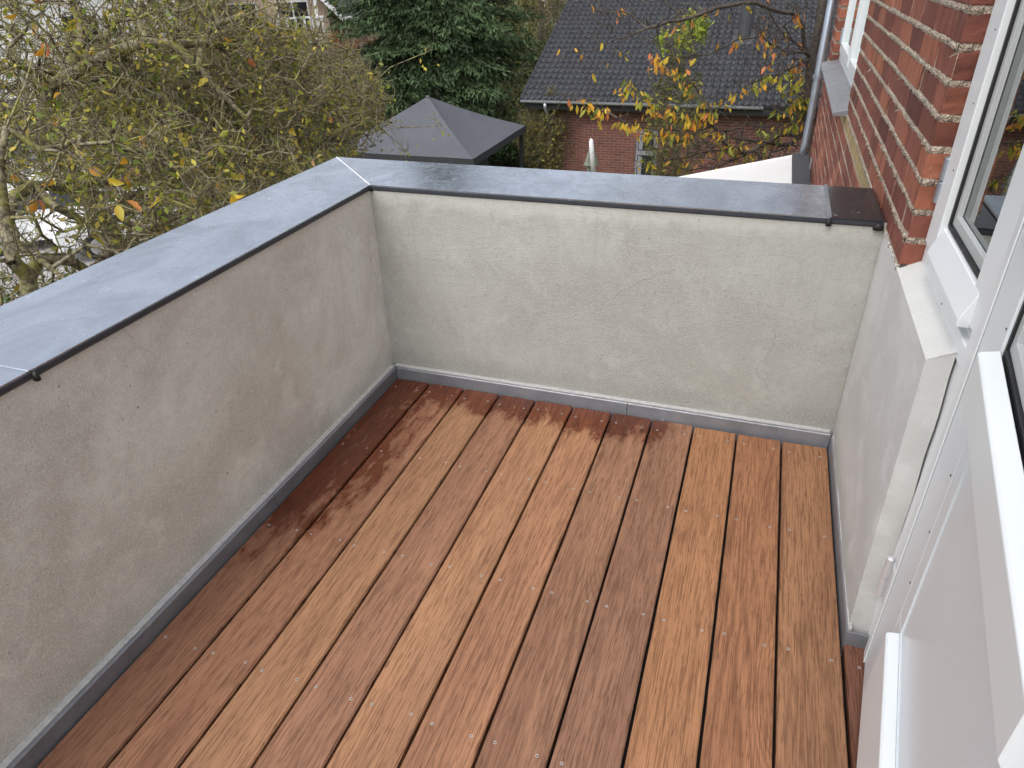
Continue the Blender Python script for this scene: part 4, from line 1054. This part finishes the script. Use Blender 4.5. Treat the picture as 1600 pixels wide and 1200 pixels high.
# dark evergreen mass under the spruce and lawn hedge behind
shrub('shrub', (-8.8, 18.6), (3.4, 1.1), 1.55, 1100, 11000, .11, DG+GR[:1], 'low dark green hedge behind the gazebo', 'hedge', 44, minr=.004)

# ------------------------------------------------------------------ blue spruce
def spruce(loc, H, R, z0, label, seed):
    rng = np.random.default_rng(seed); t = tag(empty('spruce_tree', (*loc, GZ)), label, 'tree')
    base = np.array([*loc, GZ])
    child('trunk', MB().tube([base, base+np.array([.05, 0, H*.5]), base+np.array([0, .05, H])], [.24, .14, .02], 10).mesh('trunk', 0, 1, True), M['bark_dark'], t)
    BP0, BP1, BR0, BR1 = [], [], [], []; C, D, T = [], [], []
    z = z0
    while z < H-.3:
        f = (1-z/H); L0 = R*(f**.75)*1.05; nb = 15
        a0 = rng.uniform(0, 6.28)
        for b_ in range(nb):
            a = a0+b_*6.283/nb+rng.normal(0, .12); L = L0*rng.uniform(.78, 1.12); zz = z+rng.normal(0, .10)
            if L < .2: continue
            n = max(4, int(L/.22)); d = np.array([math.cos(a), math.sin(a), 0.]); sgn = np.array([-math.sin(a), math.cos(a), 0.])
            s = np.linspace(0, 1, n+1); P = base+np.array([0, 0, zz])+d*(s*L)[:, None]; P[:, 2] += L*(.10*s-.42*s**2+.20*s**4)
            for i in range(n): BP0.append(P[i]); BP1.append(P[i+1]); BR0.append(.028*(1-s[i])+.004); BR1.append(.028*(1-s[i+1])+.004)
            col0 = np.array([.044, .072, .027])*rng.uniform(.75, 1.3)
            for i in range(1, n+1):
                wdt = .55*L*(1-.75*s[i])*.55+.10
                for sd_ in (-1, 1):
                    m = max(2, int(wdt/.060))
                    for j in range(m):
                        u = (j+rng.uniform(0, 1))/m; c = P[i]+sgn*sd_*wdt*u+d*wdt*u*.65; c[2] -= .10*u*wdt+.05*u+rng.uniform(0, .09)
                        C.append(c+rng.normal(0, .025, 3)); dd = sgn*sd_*.55+d*.75+np.array([0, 0, -.35-rng.uniform(0, .45)])+rng.normal(0, .25, 3); D.append(dd)
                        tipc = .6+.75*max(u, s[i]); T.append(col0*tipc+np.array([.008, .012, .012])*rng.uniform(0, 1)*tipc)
        z += .34+.02*z/H
    child('boughs', bulk('boughs', *tubes(np.array(BP0), np.array(BP1), np.array(BR0), np.array(BR1), 3), 4), M['bark_dark'], t)
    C = np.array(C); D = np.array(D); T = np.array(T)
    V, F, _ = cards(C, .17, rng, [(1, 1, 1)], .26, 0, D, .4)
    V2, F2, _ = cards(C+rng.normal(0, .05, C.shape), .13, rng, [(1, 1, 1)], .30, 0, D+rng.normal(0, .6, D.shape), .4)
    Tn = np.repeat(T*rng.uniform(.7, 1.3, (len(T), 1)), 4, 0); T2 = np.repeat(T*rng.uniform(.6, 1.2, (len(T), 1)), 4, 0)
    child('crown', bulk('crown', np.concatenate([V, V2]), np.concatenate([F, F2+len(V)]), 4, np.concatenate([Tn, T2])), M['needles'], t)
    return t
sp_ = at(682, 100, 24.5)
spruce((sp_[0], sp_[1]), 12.5, 3.95, 1.9, 'dark green spruce with drooping layered boughs behind the gazebo', 51)
spruce((-15.5, 34.0), 11.0, 3.4, .8, 'distant spruce partly hidden behind the larger one', 52)

# ------------------------------------------------------------------ yellow weeping birch and other far trees
def weeping(loc, H, R, label, seed, cols, strands=420, name='birch_tree', group=None, size=.085):
    rng = np.random.default_rng(seed); base = np.array([*loc, GZ]); t = tag(empty(name, tuple(base)), label, 'tree', group)
    nodes, parents = [], []
    limb(nodes, parents, [base, base+np.array([.1, 0, H*.45]), base+np.array([0, .1, H*.9])], rng=rng, step=.5)
    pts = ellipsoid(500, base+np.array([0, 0, H*.62]), (R, R, H*.36), rng)
    X, par, rad = grow(nodes, parents, pts, rng, maxr=.16, tip=.006)
    child('trunk', wood_mesh('trunk', X, par, rad, 0, .1, rng, minr=.006), M['bark_shrub'], t)
    S = rng.choice(len(X), strands); C, D = [], []
    for s in S:
        L = rng.uniform(.5, 2.4); m = int(L/.035); p = X[s]+rng.normal(0, .15, 3); sw = rng.normal(0, .10, 2)
        zz = np.linspace(0, L, m); q = np.stack([p[0]+sw[0]*zz, p[1]+sw[1]*zz, p[2]-zz], 1)+rng.normal(0, .04, (m, 3)); C.append(q[q[:, 2] > GZ+.3])
    C = np.concatenate(C); Dn = rng.normal(0, .5, C.shape); Dn[:, 2] -= 1
    V, F, T = cards(C, size, rng, cols, .5, 0, Dn); child('crown', bulk('crown', V, F, 4, T), M['foliage'], t)
    return t
b1 = at(842, 60, 31); weeping((b1[0], b1[1]), 11, 2.6, 'yellow weeping birch between spruce and tiled roof', 61, [(.24, .19, .035), (.17, .15, .03), (.30, .22, .05), (.12, .12, .03)], 560)
b1 = at(790, 20, 40); weeping((b1[0], b1[1]), 12, 3.6, 'olive birch far behind the spruce', 62, [(.16, .15, .035), (.12, .12, .03), (.20, .16, .04)], 420, size=.11)
shrub('reed_clump', (at(872, 60, 27)[0], at(872, 60, 27)[1]), (1.0, .8), 5.3, 500, 2600, .16, [(.36, .30, .24), (.30, .24, .18), (.42, .36, .30)], 'pale feathery grass clump beside the roof verge', 'grass', 63, spurs=800, minr=.006, asp=.2, down=.2)
shrub('shrub', (at(845, 100, 29)[0], at(845, 100, 29)[1]), (1.8, 1.4), 3.6, 700, 6500, .10, YO+GR, 'yellow green bush below the birch', 'shrub', 64, minr=.006)
shrub('shrub', (at(800, 150, 24)[0], at(800, 150, 24)[1]), (1.3, 1.2), 2.0, 500, 5200, .10, GR+DG, 'dark green bush right of the gazebo roof', 'shrub', 65, minr=.006)
for k, (px, d, H, R, cols, lab) in enumerate(((560, 46, 10, 4.2, OL, 'olive tree far behind the dark roofed house'), (240, 52, 9, 4.5, GR, 'green tree far behind the white roof'), (40, 55, 9, 5, OL, 'olive tree far behind the white house'), (950, 50, 9, 5, GR, 'green tree far beyond the bungalow roof'))):
    q = at(px, 0, d); weeping((q[0], q[1]), H, R, lab, 70+k, cols, 260, 'garden_tree', 'far garden trees', .22)

# ------------------------------------------------------------------ cherry tree by the house corner
def cherry():
    rng = np.random.default_rng(81); r2 = random.Random(82); nodes, parents = [], []
    tb = np.array([1.72, 6.6, GZ]); a = lambda x, y, d: at(x, y, d)
    limb(nodes, parents, [tb, a(1262, 330, 8.3), a(1262, 160, 8.2), a(1268, 90, 8.2), a(1282, 30, 8.2), a(1292, -60, 8.3)], rng=rng, wob=.012)
    L = [  # (points, leaf weight)
     ([a(1276, 62, 8.2), a(1246, 26, 8.0), a(1205, 14, 7.8), a(1180, 4, 7.7), a(1120, 12, 7.5), a(1062, 32, 7.3), a(1010, 44, 7.2), a(975, 58, 7.1), a(925, 80, 7.0), a(880, 80, 7.0)], 10),
     ([a(1008, 44, 7.2), a(985, 22, 7.2), a(950, 20, 7.2), a(910, 14, 7.2)], 2),
     ([a(975, 58, 7.1), a(950, 92, 7.0), a(935, 104, 7.0)], 3),
     ([a(1270, 80, 8.2), a(1218, 47, 8.0), a(1202, 20, 7.9), a(1200, -20, 7.9)], 4),
     ([a(1270, 80, 8.2), a(1240, 66, 8.0), a(1225, 40, 7.8), a(1260, 8, 7.6)], 4),
     ([a(1202, 20, 7.9), a(1198, 60, 7.6), a(1212, 95, 7.5)], 7),
     ([a(1268, 70, 8.1), a(1230, 85, 7.7), a(1190, 56, 7.5), a(1150, 62, 7.4), a(1120, 78, 7.3), a(1060, 90, 7.2), a(1010, 100, 7.1)], 9),
     ([a(1264, 105, 8.2), a(1225, 112, 7.8), a(1190, 124, 7.5), a(1160, 138, 7.3), a(1130, 158, 7.2), a(1108, 168, 7.1)], 36),
     ([a(1262, 200, 8.2), a(1215, 212, 7.8), a(1165, 240, 7.5), a(1130, 222, 7.3), a(1114, 196, 7.2), a(1112, 172, 7.1), a(1085, 135, 7.0), a(1055, 108, 6.9), a(1030, 95, 6.9), a(1022, 88, 6.9)], 85),
     ([a(1114, 190, 7.2), a(1075, 180, 7.0), a(1048, 168, 6.9), a(1022, 160, 6.9), a(1000, 148, 6.8), a(982, 132, 6.8)], 62),
     ([a(1114, 196, 7.2), a(1090, 204, 7.1), a(1050, 203, 7.0), a(1000, 196, 6.9), a(965, 184, 6.8), a(940, 172, 6.8), a(920, 160, 6.8)], 60),
     ([a(965, 184, 6.8), a(945, 170, 6.8), a(925, 156, 6.8), a(902, 155, 6.8)], 4),
     ([a(1150, 232, 7.5), a(1110, 236, 7.4), a(1075, 246, 7.3), a(1040, 250, 7.3), a(1000, 258, 7.2)], 10),
     ([a(1165, 240, 7.5), a(1120, 262, 7.4), a(1060, 262, 7.3), a(1000, 244, 7.2)], 6),
     ([a(1262, 180, 8.2), a(1250, 150, 7.9), a(1240, 128, 7.8), a(1252, 118, 7.8)], 26),
     ([a(1262, 170, 8.2), a(1240, 190, 7.8), a(1215, 196, 7.7), a(1190, 198, 7.6)], 24),
     ([a(1262, 150, 8.2), a(1232, 160, 7.9), a(1222, 172, 7.8)], 16),
     ([a(1262, 215, 8.2), a(1235, 225, 8.0), a(1200, 222, 7.8), a(1140, 215, 7.6)], 8),
     ([a(1268, 100, 8.2), a(1255, 110, 8.0), a(1225, 128, 7.9), a(1180, 118, 7.7)], 8)]
    spans = []
    for pts, w in L:
        i = int(np.argmin(np.linalg.norm(np.array(nodes)-pts[0], axis=1))); n0 = len(nodes)
        limb(nodes, parents, pts[1:], attach=i, rng=rng, step=.10, wob=.010); spans.append((n0, len(nodes), w))
    nl = len(nodes)
    # fine twigs near the limbs and in the tangle below
    base = np.array(nodes)[rng.integers(30, nl, 900)]
    pts = base+rng.normal(0, .17, (900, 3))
    pts = np.concatenate([pts, ellipsoid(700, a(1160, 232, 7.9), (.65, .6, .26), rng), ellipsoid(260, a(1225, 90, 8.3), (.4, .5, .6), rng), ellipsoid(200, a(1060, 20, 7.6), (.9, .5, .35), rng)])
    up = ellipsoid(1500, (1.0, 7.3, 3.9), (2.3, 1.9, 1.6), rng); pts = np.concatenate([pts, up[up[:, 2] > 2.1]])
    X, par, rad = grow(nodes, parents, pts, rng, maxr=.11, tip=.0017, power=2.5)
    rad[:nl] = np.maximum(rad[:nl], .0035)
    tr = np.array([p[0] for p in X]); 
    t = tag(empty('cherry_tree', tuple(tb)), 'cherry tree with drooping yellow and orange leaves beside the house corner', 'tree')
    # trunk keeps its girth
    k = 0
    while k < nl and np.linalg.norm(X[k][:2]-tb[:2]) < .55 and k < spans[0][0]: rad[k] = max(rad[k], .15-.012*k*.12); k += 1
    child('branches', wood_mesh('branches', X, par, rad, 900, .09, rng, minr=.0016), M['bark_cherry'], t)
    ls = leaf_set(.074, .029, ['yellow', 'orange', 'red', 'lime', 'green'])
    tot = 0; more, mcol = [], []
    MC = {'yellow': (.62, .44, .05), 'orange': (.66, .33, .04), 'red': (.6, .2, .07), 'lime': (.38, .38, .06), 'green': (.15, .19, .04)}
    for (n0, n1, w) in [(p, q, u*f) for f in (.66, 1.5) for (p, q, u) in spans]:
        for q in range(int(w*1.0)):
            i = r2.randint(n0+int((n1-n0)*.15), n1-1); p = X[i]+rng.normal(0, .035, 3); p[2] -= r2.uniform(0, .05)
            xs = (p-CAM_POS); sx = 800+FPX*(xs@RIGHT)/(xs@FWD); sy = 600-FPX*(xs@UP)/(xs@FWD)
            u = r2.random()
            if sy < 110: k = 'orange' if u < .5 else 'red' if u < .8 else 'yellow'
            elif sx > 1180: k = 'lime' if u < .42 else 'yellow' if u < .72 else 'green' if u < .9 else 'orange'
            else: k = 'yellow' if u < .40 else 'orange' if u < .64 else 'lime' if u < .88 else 'red' if u < .93 else 'green'
            tot += 1
            if tot <= 300: put_leaf(t, ls[k][r2.randrange(3)], p, 1.0, r2)
            else: more.append(p); mcol.append(MC[k])
    hi = np.where((X[:, 2] > 2.0) & (rad < .006))[0]; hs_ = rng.choice(hi, 2600)
    C = np.concatenate([np.array(more).reshape(-1, 3), X[hs_]+rng.normal(0, .04, (len(hs_), 3))])
    D = rng.normal(0, .5, C.shape); D[:, 2] -= 1
    V, F, T = cards(C, .075, rng, [(.5, .36, .05), (.4, .36, .06), (.55, .28, .05)], .42, 0, D)
    T[:len(more)*4] = np.repeat(np.array(mcol), 4, 0)
    tag(child('foliage', bulk('foliage', V, F, 4, T), M['foliage'], t), kind='stuff')
cherry()

# ------------------------------------------------------------------ houses and cars far to the left
wh = at(70, 60, 31); yaw_h = math.radians(47)
def local(root, name, m, mat, bev=0, parent=None): return link(name, m.mesh(name, bev, 1) if bev else m.mesh(name), mat, parent or root)
def window_on(root, x, z, w, h, y=0.0):
    f = local(root, 'window', MB().box(x, x+w, y-.05, y-.002, z, z+h), M['white_plain'])
    for a in (0, 1): local(root, 'pane', MB().box(x+.07+a*(w-.07)/2, x+(w-.07)/2+a*(w-.07)/2, y-.056, y-.0505, z+.08, z+h-.08), M['car_glass'], 0, f)
white_house = tag(empty('white_house', (wh[0], wh[1], GZ)), 'white rendered house seen through the twigs at far left', 'house'); white_house.rotation_euler = (0, 0, yaw_h)
local(white_house, 'wall', MB().box(-7, 4.5, 0, 7, 0, 6.0), M['white_wall'])
local(white_house, 'roof', MB().prism([(-.5, 5.9), (3.5, 8.4), (7.5, 5.9), (7.5, 6.1), (3.5, 8.65), (-.5, 6.1)], 'x', -7.4, 4.9), M['far_roof'])
for x, z in ((-5.6, 3.3), (-2.6, 3.3), (.6, 3.3), (-5.6, .9), (.6, .9)): window_on(white_house, x, z, 1.2, 1.3)
local(white_house, 'door', MB().box(-2.2, -1.2, -.05, -.002, 0, 2.1), M['frame_grey'])

gb = at(424, 60, 40)
gable = tag(empty('gabled_house', (gb[0], gb[1], GZ)), 'peach gabled house with white bargeboards and balcony far behind the trees', 'house'); gable.rotation_euler = (0, 0, math.radians(36))
gw = 2.9; gzr = 5.2; pk = 7.35
local(gable, 'wall', MB().prism([(-gw, 0), (gw, 0), (gw, 4.0), (0, pk-.3), (-gw, 4.0)], 'y', 0, 6), M['peach_wall'])
for s in (-1, 1):
    local(gable, 'bargeboard', MB().add([(0, -.75, pk), (s*3.5, -.75, 3.75), (s*3.5, -.75, 3.45), (0, -.75, pk-.36), (0, -.65, pk), (s*3.5, -.65, 3.75), (s*3.5, -.65, 3.45), (0, -.65, pk-.36)], [(0,1,2,3),(4,7,6,5),(0,4,5,1),(1,5,6,2),(2,6,7,3),(3,7,4,0)]), M['white_plain'])
    local(gable, 'roof_slope', MB().add([(0, -.65, pk+.05), (s*3.55, -.65, 3.78), (s*3.55, 7, 3.78), (0, 7, pk+.05), (0, -.65, pk-.05), (s*3.55, -.65, 3.66), (s*3.55, 7, 3.66), (0, 7, pk-.05)], [(0,1,2,3),(4,7,6,5),(0,4,5,1),(1,5,6,2),(2,6,7,3),(3,7,4,0)]), M['far_roof'])
    local(gable, 'post', MB().box(s*2.3-.07, s*2.3+.07, -.85, -.71, 0, 4.4), M['white_plain'])
local(gable, 'balcony_slab', MB().box(-2.6, 2.6, -.95, -.01, 2.55, 2.75), M['white_plain'])
for i in range(13): local(gable, 'baluster', MB().box(-2.5+i*.41, -2.5+i*.41+.13, -.93, -.87, 2.75, 3.65), M['white_plain'])
local(gable, 'handrail', MB().box(-2.6, 2.6, -.96, -.86, 3.65, 3.74), M['white_plain'])
window_on(gable, -1.9, 2.8, 1.5, 1.6); window_on(gable, .5, 2.8, 1.5, 1.6)
local(gable, 'main_wall', MB().box(3.0, 10.5, 2.0, 8, 0, 3.7), M['peach_wall']); local(gable, 'main_wall', MB().box(-8.5, -3.0, 2.0, 8, 0, 3.7), M['white_wall'])
for x0, x1 in ((3.57, 11), (-9, -3.57)):
    local(gable, 'main_roof', MB().add([(x0, 1.4, 3.6), (x1, 1.4, 3.6), (x1, 5.0, 6.6), (x0, 5.0, 6.6), (x0, 1.4, 3.45), (x1, 1.4, 3.45), (x1, 5.0, 6.45), (x0, 5.0, 6.45)], [(0,1,2,3),(4,7,6,5),(0,4,5,1),(1,5,6,2),(2,6,7,3),(3,7,4,0)]), M['far_roof'])
    local(gable, 'gutter', MB().box(x0, x1, 1.25, 1.395, 3.40, 3.56), M['white_plain'])

drive = tag(link('driveway', MB().add([(-24, -2, GZ+.005), (-9.5, -2, GZ+.005), (-11.5, 13, GZ+.005), (-24, 22, GZ+.005)], [(0,1,2,3)]).mesh('driveway'), M['paving']), kind='structure', label='pale paved yard left of the garden')
def car(loc, rz, label):
    t = tag(empty('parked_car', (loc[0], loc[1], GZ)), label, 'car', 'white cars parked in the yard'); t.rotation_euler = (0, 0, rz)
    prof = [(-2.15, .35), (-2.2, .62), (-2.1, .86), (-1.25, .98), (-.55, 1.42), (.1, 1.50), (1.0, 1.47), (1.75, 1.05), (2.12, .98), (2.2, .62), (2.12, .34), (1.75, .30), (1.68, .52), (1.35, .70), (1.02, .52), (.95, .28), (-.95, .28), (-1.02, .52), (-1.35, .70), (-1.68, .52), (-1.75, .30)]
    n = len(prof); vs, fs = [], []
    for k, (yy, wfac) in enumerate(((-.86, 0), (-.80, 1), (.80, 1), (.86, 0))):
        for x, z in prof:
            inset = .16*max(0, z-.98)/.5
            zz = z-(.03 if wfac == 0 else 0) if z > .9 else z
            vs.append((x*(.985 if wfac == 0 else 1), math.copysign(abs(yy)-inset, yy), zz))
    for k in range(3): fs += [(k*n+i, k*n+(i+1) % n, (k+1)*n+(i+1) % n, (k+1)*n+i) for i in range(n)]
    fs += [tuple(range(n))[::-1], tuple(3*n+i for i in range(n))]
    m = MB().add(vs, fs).mesh('body', 0, 1); link('body', m, M['car_paint'], t)
    local(t, 'windscreen', MB().add([(-1.16, -.70, 1.045), (-1.16, .70, 1.045), (-.60, .62, 1.40), (-.60, -.62, 1.40)], [(0,1,2,3)]), M['car_glass'])
    local(t, 'rear_window', MB().add([(1.70, -.68, 1.10), (1.70, .68, 1.10), (1.10, .60, 1.425), (1.10, -.60, 1.425)], [(3,2,1,0)]), M['car_glass'])
    for s in (-1, 1):
        for x0, x1, xa, xb in ((-.98, .02, -.52, .02), (.10, 1.45, .10, .98)):
            local(t, 'side_window', MB().add([(x0, s*.858, 1.0), (x1, s*.858, 1.0), (xb, s*.735, 1.39), (xa, s*.735, 1.39)], [(0,1,2,3)]), M['car_glass'])
        local(t, 'headlight', MB().box(-2.19, -2.02, s*.60-.14, s*.60+.14, .66, .80), M['lamp_clear'], .03)
        local(t, 'tail_light', MB().box(2.06, 2.20, s*.64-.10, s*.64+.10, .74, .94), M['lamp_red'], .02)
        local(t, 'mirror', MB().box(-.86, -.70, s*.98-.08, s*.98+.08, .98, 1.10), M['car_paint'], .03)
        for x in (-1.35, 1.35):
            wv = local(t, 'wheel', MB().tube([(x, s*.66, .32), (x, s*.69, .32), (x, s*.83, .32), (x, s*.86, .32)], [.29, .32, .32, .29], 20), M['tyre'])
            local(t, 'rim', MB().tube([(x, s*.861, .32), (x, s*.868, .32)], [.20, .17], 16), M['rim'], 0, wv)
    return t
q = gp(110, 372); car(q, math.radians(38), 'white car with dark windows seen low through the near apple twigs')
q = gp(250, 372); car(q, math.radians(52), 'white car behind twigs just left of the pale coping')
q = at(120, 215, 24); car((q[0], q[1]), math.radians(30), 'white car farther back under the arched bough')
